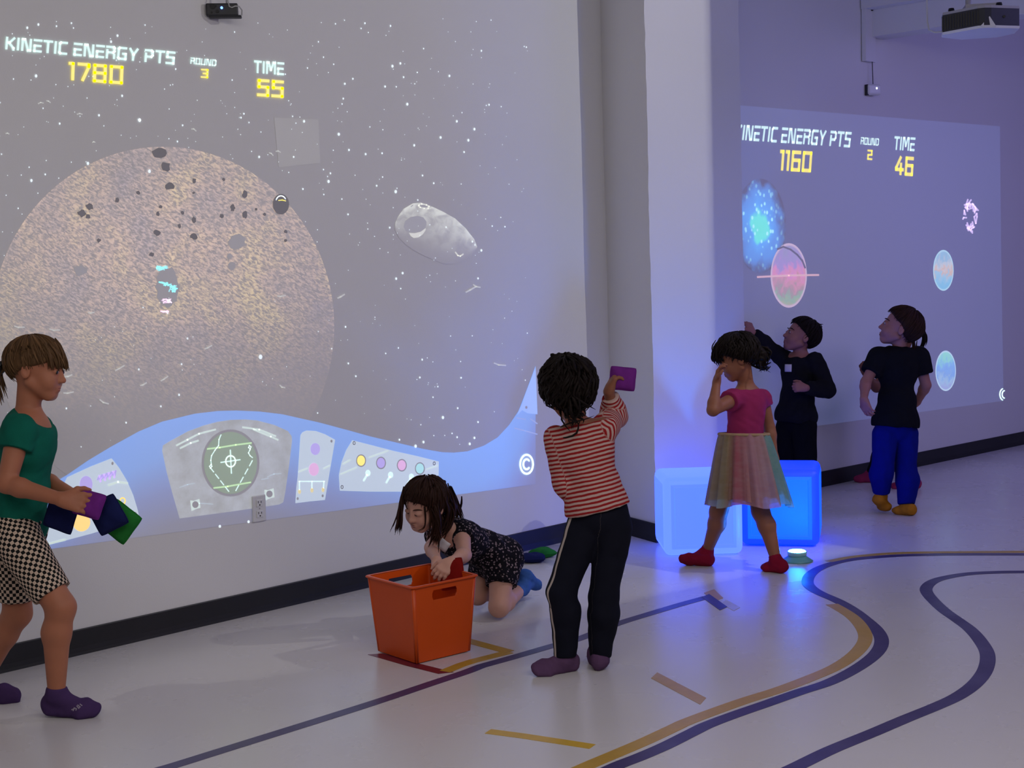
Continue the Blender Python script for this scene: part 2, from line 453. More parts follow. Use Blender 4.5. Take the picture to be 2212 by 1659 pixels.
# squared techno letters: strokes in a box of width w, height 1
T = 0.09
GL = {
 'K': (0.72, [[(T,T),(T,1-T)], [(.72-T,1-T),(.30,.56),(.20,.56)], [(.30,.50),(.62,.16),(.62,.04)]]),
 'I': (0.20, [[(.10,T),(.10,1-T)]]),
 'N': (0.78, [[(T,T),(T,1-T),(.25,1-T),(.53,T),(.69,T),(.69,1-T)]]),
 'E': (0.62, [[(.05,1-T),(.57,1-T)], [(.53,.50),(T,.50),(T,T),(.57,T)]]),
 'T': (0.66, [[(.04,1-T),(.62,1-T)], [(.33,T),(.33,.78)]]),
 'C': (0.66, [[(.60,1-T),(.16,1-T),(T,.84),(T,.16),(.16,T),(.60,T)]]),
 'R': (0.72, [[(.05,1-T),(.57,1-T),(.63,.84),(.63,.60),(.55,.50),(.20,.50)], [(T,T),(T,.66)], [(.63,T),(.63,.36)]]),
 'G': (0.72, [[(.64,1-T),(.16,1-T),(T,.84),(T,.16),(.16,T),(.63,T),(.63,.48),(.42,.48)]]),
 'Y': (0.72, [[(T,1-T),(.36,.48),(.63,1-T)], [(.34,T),(.36,.44)]]),
 'P': (0.68, [[(.05,1-T),(.50,1-T),(.59,.84),(.59,.56),(.50,.44),(.24,.44)], [(T,T),(T,.66)]]),
 'S': (0.66, [[(.60,1-T),(T,1-T),(T,.54),(.57,.52),(.57,T),(.05,T)]]),
 'O': (0.72, [[(T,T),(T,1-T),(.63,1-T),(.63,T),(T,T)]]),
 'U': (0.72, [[(T,1-T),(T,T),(.63,T),(.63,1-T)]]),
 'D': (0.72, [[(T,.72),(T,T),(.52,T),(.63,.20),(.63,.80),(.52,1-T),(.05,1-T)]]),
 'M': (0.92, [[(T,T),(T,1-T),(.24,1-T),(.46,.34),(.68,1-T),(.83,1-T),(.83,T)]]),
 '0': (0.72, [[(T,T),(T,1-T),(.63,1-T),(.63,T),(T,T)]]),
 '1': (0.30, [[(.02,1-T),(.19,1-T),(.19,T)]]),
 '2': (0.66, [[(.06,1-T),(.57,1-T),(.57,.52),(T,.48),(T,T),(.60,T)]]),
 '3': (0.66, [[(.06,1-T),(.57,1-T),(.57,T),(.06,T)], [(.22,.50),(.52,.50)]]),
 '4': (0.70, [[(.42,1-T),(T,.38),(T,.30),(.66,.30)], [(.48,T),(.48,.58)]]),
 '5': (0.68, [[(.60,1-T),(T,1-T),(T,.55),(.59,.55),(.59,T),(.05,T)]]),
 '6': (0.70, [[(.62,1-T),(T,1-T),(T,T),(.61,T),(.61,.54),(.20,.54)]]),
 '7': (0.66, [[(.05,1-T),(.57,1-T),(.57,.80),(.28,T)]]),
 '8': (0.72, [[(T,T),(T,1-T),(.63,1-T),(.63,T),(T,T)], [(T,.52),(.63,.52)]]),
}
def text(name, s, p0, p1, up, mat, layer, parent, on, wt=0.17, gap=0.13):
    x = 0; placed = []
    for ch in s:
        if ch == ' ': x += 0.34; continue
        w, st = GL[ch]; placed.append((x, st)); x += w+gap
    total = x-gap
    p0 = np.array(p0, float); d = (np.array(p1, float)-p0)/total; up = np.array(up, float)
    words = [[]]
    for ch in s:
        if ch == ' ': words.append([])
        else: words[-1].append(placed.pop(0))
    return [word(name, w, p0, d, up, mat, layer, parent, on, wt) for w in words]
def word(name, placed, p0, d, up, mat, layer, parent, on, wt):
    v, f = [], []
    for x0, st in placed:
        for pl in st:
            for q in stroke_polys(pl, wt):
                n = len(v)
                v += [on(*(p0+d*(x0+a)+up*b_), layer) for a, b_ in q]; f.append((n, n+1, n+2, n+3))
    return mesh(name, v, f, mat, parent, False)

L_WHITE = light_mat('light_mint_white', (0.50, 0.74, 0.70))
L_YELLOW = light_mat('light_yellow', (0.80, 0.66, 0.0))
L_STAR = light_mat('light_star', (0.62, 0.74, 0.80))
L_PAINTED_DARK = light_mat('light_painted_dark', (0, 0, 0), 0.0); L_PAINTED_DARK.node_tree.nodes['Principled BSDF'].inputs['Base Color'].default_value = (0.36, 0.35, 0.36, 1)  # no emission; base darker than the wall, so the darkness is painted in
L_SILVER = light_mat('light_silver', (0.20, 0.27, 0.33))

# ---------- left wall
pl = empty('projected_image', tuple(on_left(580, 600)))
tag(pl, 'space game picture with huge brown planet and cockpit dashboard projected on left wall', 'projection')
# planet
mt, nt, b = new_mat('light_planet')
b.inputs['Base Color'].default_value = (*WALL, 1); b.inputs['Roughness'].default_value = 0.85
v = nt.nodes.new('ShaderNodeCombineXYZ'); nt.links.new(attr_node(nt, 'pu'), v.inputs[0]); nt.links.new(attr_node(nt, 'pv'), v.inputs[1])
m0 = nt.nodes.new('ShaderNodeMapping'); m0.inputs['Rotation'].default_value = (0, 0, -0.5)
mp = nt.nodes.new('ShaderNodeMapping'); mp.inputs['Scale'].default_value = (1.0, 2.2, 1.0)
nt.links.new(v.outputs[0], m0.inputs[0]); nt.links.new(m0.outputs[0], mp.inputs[0])
rip = noise(nt, mp.outputs[0], 40, 3, 0.5, dist=0.8)
big = noise(nt, v.outputs[0], 2.6, 4, 0.55)
rr = ramp(nt, rip, [(0.38, 0.12), (0.50, 0.62), (0.62, 1.4)])
fade = ramp(nt, math_node(nt, 'ADD', math_node(nt, 'MULTIPLY', attr_node(nt, 'pv'), 0.5), 0.5), [(0.0, 1.0), (0.22, 1.0), (0.42, 0.72), (0.60, 0.30), (0.74, 0.10), (0.9, 0.02)])
colr = ramp(nt, big, [(0.32, (0.10, 0.07, 0.075)), (0.5, (0.20, 0.125, 0.08)), (0.66, (0.27, 0.19, 0.07))])
rim = ramp(nt, attr_node(nt, 'g'), [(0.0, 1.15), (0.6, 1.0), (0.93, 0.72), (0.985, 0.7), (1.0, 1.0)])
tot = math_node(nt, 'MULTIPLY', math_node(nt, 'MULTIPLY', rr, fade), rim)
nt.links.new(colr, b.inputs['Emission Color'])
nt.links.new(math_node(nt, 'MULTIPLY', tot, 1.5), b.inputs['Emission Strength'])
PC, PRX, PRY = (352, 705), 370, 388
disc('planet', PC, PRX, PRY, mt, 1, pl, dots_left, 96, 24)
# dark rocks in front of the planet
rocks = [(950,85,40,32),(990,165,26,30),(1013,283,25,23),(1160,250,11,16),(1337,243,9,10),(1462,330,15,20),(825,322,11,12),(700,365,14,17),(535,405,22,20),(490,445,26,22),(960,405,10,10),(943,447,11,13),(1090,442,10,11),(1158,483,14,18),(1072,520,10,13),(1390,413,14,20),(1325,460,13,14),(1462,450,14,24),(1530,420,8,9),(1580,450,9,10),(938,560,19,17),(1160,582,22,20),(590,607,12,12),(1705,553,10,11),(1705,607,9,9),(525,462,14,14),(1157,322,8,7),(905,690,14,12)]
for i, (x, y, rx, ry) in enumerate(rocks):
    disc('asteroid', (x/2.765, 300+y/2.765), rx/2.765, ry/2.765, L_PAINTED_DARK, 3, pl, dots_left, 11, 1, 0.25, i)
L_DIM = light_mat('light_dim_grey', (0.02, 0.02, 0.025))
for i, (x, y, rx, ry) in enumerate([(480,785,40,32),(1385,760,24,24),(1372,700,18,18),(1415,615,55,45)]):
    disc('asteroid', (x/2.765, 300+y/2.765), rx/2.765, ry/2.765, L_DIM, 3, pl, dots_left, 14, 1, 0.18, 40+i)
dp = disc('dark_planet', (607, 441), 17.5, 22, L_PAINTED_DARK, 4, pl, dots_left, 28)
lines('rim_light', [ring_line((607, 436), 11, 13, 200, 330, 8)], 2.2, L_STAR, 5, dp, dots_left)
lines('ring', [[(602, 433), (610, 432), (617, 434)]], 2.0, L_YELLOW, 5, dp, dots_left)
# broken up ship in the middle of the planet
L_CYAN = light_mat('light_cyan', (0.12, 0.52, 0.60)); L_PINK = light_mat('light_pink', (0.55, 0.35, 0.52))
sh = disc('ship', (362, 620), 25, 44, L_DIM, 3, pl, dots_left, 26, 1, 0.12, 77)
def squig(cx, cy, w, h, n, seed):
    rnd = random.Random(seed)
    return [[(cx+rnd.uniform(-w, w), cy+rnd.uniform(-h, h)) for _ in range(3)] for _ in range(n)]
for w_ in (squig(351, 580, 13, 5, 6, 1), squig(357, 613, 14, 4, 6, 2)+squig(374, 624, 9, 8, 8, 3)): lines('hull_light', w_, 2.4, L_CYAN, 4, sh, dots_left)
for w_ in (squig(360, 650, 12, 5, 6, 4), squig(356, 673, 9, 2, 4, 5)): lines('engine_light', w_, 2.2, L_PINK, 4, sh, dots_left)
# moon rock
mt, nt, b = new_mat('light_moon_rock')
b.inputs['Base Color'].default_value = (*WALL, 1); b.inputs['Roughness'].default_value = 0.85
v = nt.nodes.new('ShaderNodeCombineXYZ'); nt.links.new(attr_node(nt, 'pu'), v.inputs[0]); nt.links.new(attr_node(nt, 'pv'), v.inputs[1])
nz = ramp(nt, noise(nt, v.outputs[0], 3.4, 6, 0.62, dist=0.6), [(0.32, 0.35), (0.6, 1.2)])
nt.links.new(math_node(nt, 'MULTIPLY', math_node(nt, 'MULTIPLY', nz, attr_node(nt, 'g')), 1.0), b.inputs['Emission Strength'])
b.inputs['Emission Color'].default_value = (0.34, 0.36, 0.31, 1)
L_ROCK = mt
top = [(200,470),(230,400),(300,300),(420,230),(520,220),(640,260),(800,335),(950,420),(1080,540),(1190,680),(1225,770)]
def zz(p): return (820+p[0]/5.82, 400+p[1]/5.82)
v, f, g, pu, pv = [], [], [], [], []
bot = [(190,560),(240,660),(330,750),(430,820),(560,890),(680,940),(800,990),(920,990),(1040,950),(1150,890),(1225,800)]
NR = 10
for i in range(len(top)):
    for k in range(NR+1):
        t = k/NR; p = (top[i][0]+(bot[i][0]-top[i][0])*t, top[i][1]+(bot[i][1]-top[i][1])*t)
        v.append(on_left(*zz(p), 2*LAYER)); g.append(max(0.0, (1-t)**1.5)); pu.append(p[0]/400); pv.append(p[1]/400)
for i in range(len(top)-1):
    for k in range(NR): a = i*(NR+1)+k; f.append((a, a+1, a+NR+2, a+NR+1))
rock = mesh('moon_rock', v, f, L_ROCK, pl, False); attr(rock, 'g', g); attr(rock, 'pu', pu); attr(rock, 'pv', pv)
L_CRATER = light_mat('light_crater', (0.035, 0.04, 0.05))
L_RIM = light_mat('light_crater_rim', (0.36, 0.37, 0.32))
poly('crater', [zz(p) for p in [(300,520),(320,450),(390,400),(480,385),(550,405),(590,460),(585,530),(540,580),(470,600),(390,600),(330,580)]], L_CRATER, 3, rock, dots_left)
poly('crater_rim', [zz(p) for p in [(370,600),(440,605),(520,585),(580,540),(590,500),(575,570),(540,620),(490,655),(430,665),(395,640)]], L_RIM, 4, rock, dots_left)
for w_ in ([zz(p) for p in [(495,250),(530,235),(590,248),(622,268),(610,292),(560,292),(510,278),(492,258),(495,250)]], [zz(p) for p in [(955,845),(985,885),(1015,892),(1050,868)]]): lines('crater_rim', [w_], 2.6, L_RIM, 4, rock, dots_left)
poly('crater', [zz(p) for p in [(505,252),(560,248),(605,265),(600,282),(550,282),(512,270)]], L_CRATER, 3, rock, dots_left)
poly('crater', [zz(p) for p in [(390,265),(425,240),(420,258),(395,275)]], L_CRATER, 3, rock, dots_left)
# pale square patch of stray light
o = disc('stray_light', (642, 307), 50, 55, light_mat('light_stray', (0.032, 0.033, 0.026)), 2, pl, dots_left, 4, 1)
o.data.vertices  # a square: its corners are set below
for i, (x, y) in enumerate([(688, 258), (692, 352), (602, 362), (592, 254)]):
    o.data.vertices[4+i].co = Vector(on_left(x, y, 2*LAYER))-pl.location
    o.data.vertices[i].co = Vector(on_left(642, 307, 2*LAYER))-pl.location
# stars
def band_top(x):
    P_ = BAND_TOP
    for (x0, y0), (x1, y1) in zip(P_, P_[1:]):
        if x0 <= x <= x1: return y0+(y1-y0)*(x-x0)/(x1-x0)
    return 1e9 if x < P_[0][0] else 780
BAND_TOP = [(85,1062),(145,1026),(190,995),(240,965),(300,932),(350,911),(420,894),(470,888),(510,887),(560,889),(610,895),(690,913),(750,929),(800,943),(860,957),(915,970),(955,977),(980,978),(1010,975),(1045,963),(1075,945),(1100,918),(1120,888),(1135,850),(1148,815),(1157,790)]
rnd = random.Random(11); v, f = [], []
def star(x, y, r_, on, layer):
    n = len(v); k = 7
    for j in range(k): v.append(on(x+0.85*r_*math.cos(2*PI*j/k), y+1.15*r_*math.sin(2*PI*j/k), layer))
    f.append(tuple(range(n+k-1, n-1, -1)))
for x, y, r_ in [(78,164,3.2),(59,60,2.6),(83,53,2.6),(254,77,2.6),(240,90,2.6),(302,259,3.2),(302,260,3),(214,249,2.4),(264,207,2.4),(563,771,4.4),(323,370,3.4),(190,353,3.2),(129,267,2.2),(68,390,3),(657,262,2.6),(560,339,2.4),(848,143,2.8),(865,137,2.4),(832,187,2.2),(971,164,2.4),(745,181,2.2),(732,290,3),(754,324,2.2),(710,392,3),(855,414,3.2),(880,225,2.8),(987,262,2.4),(1012,303,2.6),(952,297,2.6),(895,314,2.4),(790,333,2.2),(1025,279,2.6),(1040,541,2.4),(870,590,2.4),(856,602,2.4),(387,853,2.2),(300,798,2.0),(957,902,3),(898,964,3.2),(1015,959,2.6),(915,955,2.6),(1025,946,2.4),(863,950,2)]:
    star(x, y, r_, dots_left, 6)
cnt = 0
while cnt < 470:
    x = rnd.uniform(-60, 1140); y = rnd.uniform(40, 970)
    if y > band_top(x)-12: continue
    inside = ((x-PC[0])/PRX)**2+((y-PC[1])/PRY)**2
    if inside < 1 and (y < 640 or rnd.random() < 0.55): continue
    if x > 1000 and rnd.random() < 0.4: continue
    r_ = rnd.choice([0.7, 0.8, 0.8, 0.9, 1.0, 1.2, 1.5, 1.9]); star(x, y, r_, dots_left, 6); cnt += 1
tag(mesh('stars', v, f, L_STAR, pl, False), kind='stuff')
L_WISP = light_mat('light_wisp', (0.20, 0.21, 0.20))
wis = [(261,660,16,4,0.2),(48,855,10,3,0),(310,650,12,3,-.4),(510,730,16,4,.1),(600,910,8,3,.2),(1240,830,14,5,-.3),(1780,970,14,4,-.1),(1735,985,12,4,-.6)]
for i, (x, y, a, h, q) in enumerate(wis):
    cx, cy = x/2.962, y/2.962
    lines('space_debris', [[(cx-a/3, cy+a/3*math.sin(q)), (cx, cy-h/3), (cx+a/3, cy-a/3*math.sin(q)+h/4)]], 2.4, L_WISP, 6, pl, dots_left)
for i, (x, y, a, q) in enumerate([(259,795,9,-.6),(355,818,7,-.7),(225,868,9,.5),(118,712,10,.1),(42,706,10,.1),(148,812,7,-.3),(148,848,10,-.1),(197,675,6,0),(608,639,8,-.1),(450,750,7,-.5),(1018,625,11,-.6),(1030,618,7,.4),(737,640,7,-.6),(1080,787,12,.2),(610,835,5,.5),(310,830,6,-.5)]):
    lines('space_debris', [[(x-a, y-a*math.sin(q)), (x-a*.2, y+1.5), (x+a, y+a*math.sin(q))]], 3.0, L_WISP, 6, pl, dots_left)
# words and numbers
text('score_title', 'KINETIC ENERGY PTS', (11, 107), (377, 140), (2.2, -28.5), L_WHITE, 7, pl, dots_left)
text('score_number', '1780', (149, 174), (266, 183), (1.5, -41), L_YELLOW, 7, pl, dots_left, 0.155, 0.13)
text('round_title', 'ROUND', (411, 138), (467, 143), (1.2, -14), L_WHITE, 7, pl, dots_left, 0.17)
text('round_number', '3', (434, 168), (450, 169), (0.8, -19.5), L_YELLOW, 7, pl, dots_left, 0.17)
text('time_title', 'TIME', (549, 158), (613, 163), (0.8, -28), L_WHITE, 7, pl, dots_left)
text('time_number', '55', (556, 208), (613, 212), (0.8, -38), L_YELLOW, 7, pl, dots_left, 0.165)
# dashboard
mt, nt, b = new_mat('light_dashboard_blue')
b.inputs['Base Color'].default_value = (*WALL, 1); b.inputs['Roughness'].default_value = 0.85
nz = noise(nt, coords(nt), 3.0, 3)
gg = math_node(nt, 'ADD', attr_node(nt, 'g'), math_node(nt, 'MULTIPLY', math_node(nt, 'SUBTRACT', nz, 0.5), 0.03))
nt.links.new(ramp(nt, gg, [(0.0, (0.0, 0.17, 0.60)), (0.32, (0.0, 0.15, 0.52)), (0.66, (0.0, 0.05, 0.25)), (1.0, (0.0, 0.012, 0.06))]), b.inputs['Emission Color'])
b.inputs['Emission Strength'].default_value = 0.9
v, f, g = [], [], []
def band_bottom(x): return 1189-(x-85)*0.1335
tops = [(-120, 1160)]+BAND_TOP
K = 16
for x, y in tops:
    yb_ = band_bottom(x)
    for k in range(K+1): v.append(on_left(x, y+(yb_-y)*k/K, 2*LAYER)); g.append(min(1, ((yb_-y)*k/K)/235))
for i in range(len(tops)-1):
    for k in range(K): a = i*(K+1)+k; f.append((a, a+1, a+K+2, a+K+1))
da = mesh('dashboard', v, f, mt, pl, False); attr(da, 'g', g)
mt, nt, b = new_mat('light_panel_grey'); L_PANEL = mt
b.inputs['Base Color'].default_value = (*WALL, 1); b.inputs['Roughness'].default_value = 0.85
v = coords(nt); nz = noise(nt, v, 12, 6, 0.7)
nt.links.new(ramp(nt, nz, [(0.35, (0.10, 0.12, 0.12)), (0.65, (0.19, 0.22, 0.25))]), b.inputs['Emission Color'])
b.inputs['Emission Strength'].default_value = 1.0
L_PANEL2 = light_mat('light_panel_pale', (0.27, 0.36, 0.45))
L_SWOOSH = light_mat('light_panel_shine', (0.36, 0.48, 0.44))
L_LILAC = light_mat('light_lilac', (0.22, 0.16, 0.55)); L_ROSE = light_mat('light_rose', (0.50, 0.22, 0.48))
L_GREY = light_mat('light_dark_ring', (0.02, 0.02, 0.03)); L_GREEN = light_mat('light_gauge_green', (0.025, 0.10, 0.015))
L_LIME = light_mat('light_lime', (0.30, 0.55, 0.22)); L_AQUA = light_mat('light_aqua', (0.18, 0.50, 0.52)); L_ORANGE = light_mat('light_orange', (0.55, 0.30, 0.04))
p = poly('control_panel', [(85,1150),(145,1031),(195,1008),(241,990),(257,1010),(274,1038),(288,1070),(297,1100),(301,1118),(288,1122),(278,1127),(200,1152),(95,1180)], L_PANEL2, 3, pl, dots_left)
disc('lamp', (186, 1046), 14, 18, L_LILAC, 4, p, dots_left, 24)
for i in range(4):
    x = 214+i*10
    lines('scribble', [[(x-3, 1036-i*3), (x+1, 1028-i*3), (x+3, 1040-i*3), (x+6, 1026-i*3)]], 4.0, L_LILAC, 4, p, dots_left)
disc('lamp', (176, 1128), 19, 20, light_mat('light_amber', (0.85, 0.50, 0.03)), 4, p, dots_left, 24)
lines('knob', [ring_line((265, 1082), 5.5, 6.5, 0, 360, 14)], 2.4, L_ORANGE, 4, p, dots_left)
lines('shine', [[(235, 1048), (255, 1041), (275, 1044)], [(100, 1176), (140, 1166)]], 4.5, L_SWOOSH, 4, p, dots_left)
disc('screw', (292, 1110), 3.5, 4.5, L_GREY, 4, p, dots_left, 12)
disc('screw', (243, 1001), 2.5, 3.5, L_GREY, 4, p, dots_left, 12)
p = poly('control_panel', [(388,1120),(373,1068),(360,1020),(350,973),(352,962),(365,954),(405,932),(440,919),(470,911),(498,907),(530,906),(555,908),(593,918),(622,931),(630,942),(631,952),(624,1010),(616,1065),(612,1085),(603,1090),(500,1105)], L_PANEL, 3, pl, dots_left)
lines('shine', [[(382, 962), (405, 950), (430, 937), (465, 928)], [(390, 968), (412, 957), (428, 952)], [(525, 923), (560, 928), (595, 942)], [(548, 928), (585, 943), (600, 950)]], 3.6, L_SWOOSH, 4, p, dots_left)
lines('scratch', [[(388, 1053), (405, 1047), (420, 1044)], [(578, 1030), (592, 1024), (607, 1023)], [(565, 1036), (580, 1033)], [(430, 1087), (460, 1089)]], 2.0, L_SILVER, 4, p, dots_left)
gd = disc('gauge', (498, 1000), 62.5, 72.5, L_GREY, 4, p, dots_left, 48)
disc('gauge_face', (498, 1000), 57.5, 67, L_GREEN, 5, gd, dots_left, 48)
def q1(P_): return [(x/3.456, 880+y/3.456) for x, y in P_]
for w_ in (q1([(1550,310),(1640,300),(1760,280),(1875,266)]), q1([(1598,602),(1700,590),(1870,560)])): lines('grid_line', [w_], 3.2, L_LIME, 6, gd, dots_left)
for w_ in (q1([(1650,205),(1635,240),(1632,285),(1605,320),(1580,360),(1574,395),(1578,425),(1565,440),(1572,455),(1582,440),(1575,425)]), q1([(1868,310),(1856,300),(1862,285),(1874,295),(1866,318),(1855,340),(1868,362),(1885,375)])): lines('trace', [w_], 2.0, L_WHITE, 6, gd, dots_left)
dash = []
for (x0, y0), (x1, y1), n in (((1572,452),(1722,645),4), ((1884,398),(1748,645),4)):
    for i in range(n):
        t0, t1 = i/n, (i+0.62)/n
        dash.append(q1([(x0+(x1-x0)*t0, y0+(y1-y0)*t0), (x0+(x1-x0)*t1, y0+(y1-y0)*t1)]))
for w_ in dash: lines('dash', [w_], 2.2, L_WHITE, 6, gd, dots_left)
lines('crosshair', [q1([(1720,320),(1728,492)]), q1([(1650,411),(1792,391)]), ring_line((498.3, 996.5), 10.5, 12, 0, 360, 20)], 2.4, L_WHITE, 7, gd, dots_left)
for x, y in ((422, 1090), (582, 1067)):
    s_ = poly('screw', [(x-11, y-9), (x-3, y-8), (x+9, y-12), (x+11, y+7), (x+2, y+9), (x-8, y+14)], L_SWOOSH, 4, p, dots_left)
    disc('screw_hole', (x, y), 7, 7.5, L_GREY, 5, s_, dots_left, 16)
for x, y in ((475, 1137), (537, 1127)): disc('pixel_light', (x, y), 2.6, 3.2, L_STAR, 3, pl, dots_left, 8)
p = poly('control_panel', [(649,940),(653,934),(662,930),(682,931),(702,938),(724,950),(713,1015),(702,1080),(670,1083),(638,1087),(640,1055),(643,1030)], L_PANEL2, 3, pl, dots_left)
disc('lamp', (681, 970), 10.5, 13, L_LILAC, 4, p, dots_left, 24); disc('lamp', (678, 1014), 11, 14, L_ROSE, 4, p, dots_left, 24)
lines('wiring', [[(646, 1040), (701, 1040)], [(647, 1040), (647, 1058)], [(674, 1040), (674, 1054)], [(700, 1040), (699, 1054)]], 2.2, L_WHITE, 4, p, dots_left)
for x, y in ((647, 1062), (674, 1059), (698, 1058)): disc('wire_bulb', (x, y), 3.4, 5.2, light_mat('light_pale_yellow', (0.50, 0.40, 0.10)), 4, p, dots_left, 12)
lines('shine', [[(646, 1019), (664, 1012)], [(700, 1012), (712, 1006)]], 3.2, L_SWOOSH, 4, p, dots_left)
for x, y in ((716, 953), (697, 1071), (643, 1077)): disc('screw', (x, y), 2.4, 3.2, L_GREY, 4, p, dots_left, 10)
p = poly('control_panel', [(734,1060),(732,1026),(738,998),(748,972),(761,951),(800,961),(850,974),(900,985),(948,997),(947,1050),(930,1064),(863,1062),(800,1062)], L_PANEL2, 3, pl, dots_left)
for x, y, m_ in ((780, 995, L_YELLOW), (823, 1000, L_LILAC), (868, 1005, L_ROSE), (907, 1012, L_AQUA)):
    d_ = disc('dial', (x, y), 10.8, 13.6, L_GREY, 4, p, dots_left, 26); disc('dial_light', (x, y), 8.6, 11, m_, 5, d_, dots_left, 26)
for x, y in ((794, 1024), (843, 1028), (888, 1032)):
    s_ = disc('switch', (x+1, y-2), 5.5, 7, L_WHITE, 4, p, dots_left, 16); lines('lever', [[(x-1, y+2), (x-8, y+14)]], 4.0, L_WHITE, 4, s_, dots_left)
lines('shine', [[(742, 1002), (756, 994)], [(737, 1024), (770, 1010)], [(798, 988), (838, 974)], [(922, 1014), (945, 1006)]], 3.2, L_SWOOSH, 4, p, dots_left)
for x, y in ((739, 1052), (938, 1001), (765, 957)): lines('screw', [ring_line((x, y), 2.4, 3.4, 0, 360, 10)], 1.5, L_GREY, 4, p, dots_left)
p = poly('window_frame', [(1117,897),(1128,872),(1138,842),(1150,812),(1157,792),(1159,840),(1161,895),(1140,893),(1128,886)], light_mat('light_frame_blue', (0.10, 0.24, 0.60)), 3, pl, dots_left)
lines('shine', [[(1112, 925), (1135, 931), (1160, 938)], [(1117, 903), (1135, 906)], [(1146, 905), (1160, 915)]], 2.6, light_mat('light_faint_blue', (0.10, 0.16, 0.38)), 3, p, dots_left)
disc('screw', (1137, 880), 2.6, 3.4, L_GREY, 4, p, dots_left, 10)
cm = lines('round_c_mark', [ring_line((1138, 1003), 13.8, 20.5, 0, 360, 36), ring_line((1138, 1003), 7.2, 10.8, 42, 318, 22)], 3.6, L_WHITE, 7, pl, dots_left, 0.85)

# ---------- right wall
pr = empty('projected_image', tuple(on_right(1880, 560)), -WR_A)
tag(pr, 'space game picture with small planets and cyan nebula projected on the right wall', 'projection')
def field_right():
    pts = [(1562, 225), (1605, 228), (1880, 250), (2160, 273), (2162, 480), (2165, 700), (2168, 866), (1975, 892), (1780, 918), (1562, 947)]
    poly('background_light', pts, light_mat('light_field_blue', (0.018, 0.030, 0.080)), 1, pr, dots_right)
field_right()
text('score_title', 'KINETIC ENERGY PTS', (1586, 302), (1836, 319), (4.0, -34), L_WHITE, 4, pr, dots_right, 0.155)
text('score_number', '1160', (1684, 369), (1752, 373), (3.5, -46), L_YELLOW, 4, pr, dots_right, 0.16, 0.12)
text('round_title', 'ROUND', (1859, 312), (1898, 315), (1.5, -16), L_WHITE, 4, pr, dots_right, 0.15)
text('round_number', '2', (1873.5, 345), (1884, 346), (1.2, -22), L_YELLOW, 4, pr, dots_right, 0.175)
text('time_title', 'TIME', (1931, 324), (1975, 327), (2.5, -30), L_WHITE, 4, pr, dots_right, 0.16)
text('time_number', '46', (1933, 378), (1972, 381), (2.5, -42), L_YELLOW, 4, pr, dots_right, 0.17)
mt, nt, b = new_mat('light_nebula')
b.inputs['Base Color'].default_value = (*WALL, 1); b.inputs['Roughness'].default_value = 0.85
v = nt.nodes.new('ShaderNodeCombineXYZ'); nt.links.new(attr_node(nt, 'pu'), v.inputs[0]); nt.links.new(attr_node(nt, 'pv'), v.inputs[1])
vo = nt.nodes.new('ShaderNodeTexVoronoi'); vo.inputs['Scale'].default_value = 7.0; nt.links.new(v.outputs[0], vo.inputs['Vector'])
dotm = ramp(nt, vo.outputs['Distance'], [(0.20, 1.0), (0.36, 0.0)])
g = math_node(nt, 'ADD', attr_node(nt, 'g'), math_node(nt, 'MULTIPLY', math_node(nt, 'SUBTRACT', noise(nt, v.outputs[0], 2.2, 3), 0.5), 0.7))
base = ramp(nt, g, [(0.0, (0.05, 0.62, 0.50)), (0.30, (0.05, 0.62, 0.55)), (0.40, (0.02, 0.26, 0.70)), (0.72, (0.015, 0.17, 0.52)), (0.98, (0.0, 0.0, 0.0))])
dotc = mix_col(nt, math_node(nt, 'MULTIPLY', dotm, ramp(nt, g, [(0.5, 0.9), (0.95, 0.0)])), base, (0.30, 0.75, 0.80))
nt.links.new(dotc, b.inputs['Emission Color']); b.inputs['Emission Strength'].default_value = 1.0
disc('nebula', (1642, 488), 56, 102, mt, 2, pr, dots_right, 48, 12)
def planet_mat(name, stops, scale=2.4, rimc=(0.30, 0.52, 0.60)):
    mt, nt, b = new_mat(name)
    b.inputs['Base Color'].default_value = (*WALL, 1); b.inputs['Roughness'].default_value = 0.85
    v = nt.nodes.new('ShaderNodeCombineXYZ'); nt.links.new(attr_node(nt, 'pu'), v.inputs[0]); nt.links.new(attr_node(nt, 'pv'), v.inputs[1])
    nz = noise(nt, v.outputs[0], scale, 6, 0.65, dist=0.5)
    h = math_node(nt, 'ADD', math_node(nt, 'MULTIPLY', attr_node(nt, 'pv'), 0.42), math_node(nt, 'MULTIPLY', nz, 0.9))
    c = ramp(nt, math_node(nt, 'ADD', h, 0.05), stops)
    e = mix_col(nt, ramp(nt, attr_node(nt, 'g'), [(0.90, 0.0), (0.96, 1.0)]), c, rimc)
    nt.links.new(e, b.inputs['Emission Color']); b.inputs['Emission Strength'].default_value = 1.0
    return mt
sat = disc('ringed_planet', (1704, 595), 39, 69.5, planet_mat('light_ringed_planet', [(0.1, (0.18, 0.17, 0.30)), (0.34, (0.22, 0.15, 0.38)), (0.46, (0.50, 0.15, 0.30)), (0.58, (0.42, 0.16, 0.20)), (0.70, (0.22, 0.16, 0.15)), (0.80, (0.15, 0.30, 0.17)), (0.95, (0.28, 0.24, 0.12))], 3.0, (0.42, 0.30, 0.38)), 3, pr, dots_right, 48, 12)
lines('ring', [[(1637, 598.5), (1704, 595), (1768, 594)]], 3.6, light_mat('light_ring', (0.50, 0.28, 0.30)), 4, sat, dots_right)
lines('cloud_band', [[(1680, 538), (1692, 533), (1708, 539), (1722, 550), (1733, 563), (1739, 578)]], 4.0, L_GREY, 4, sat, dots_right)
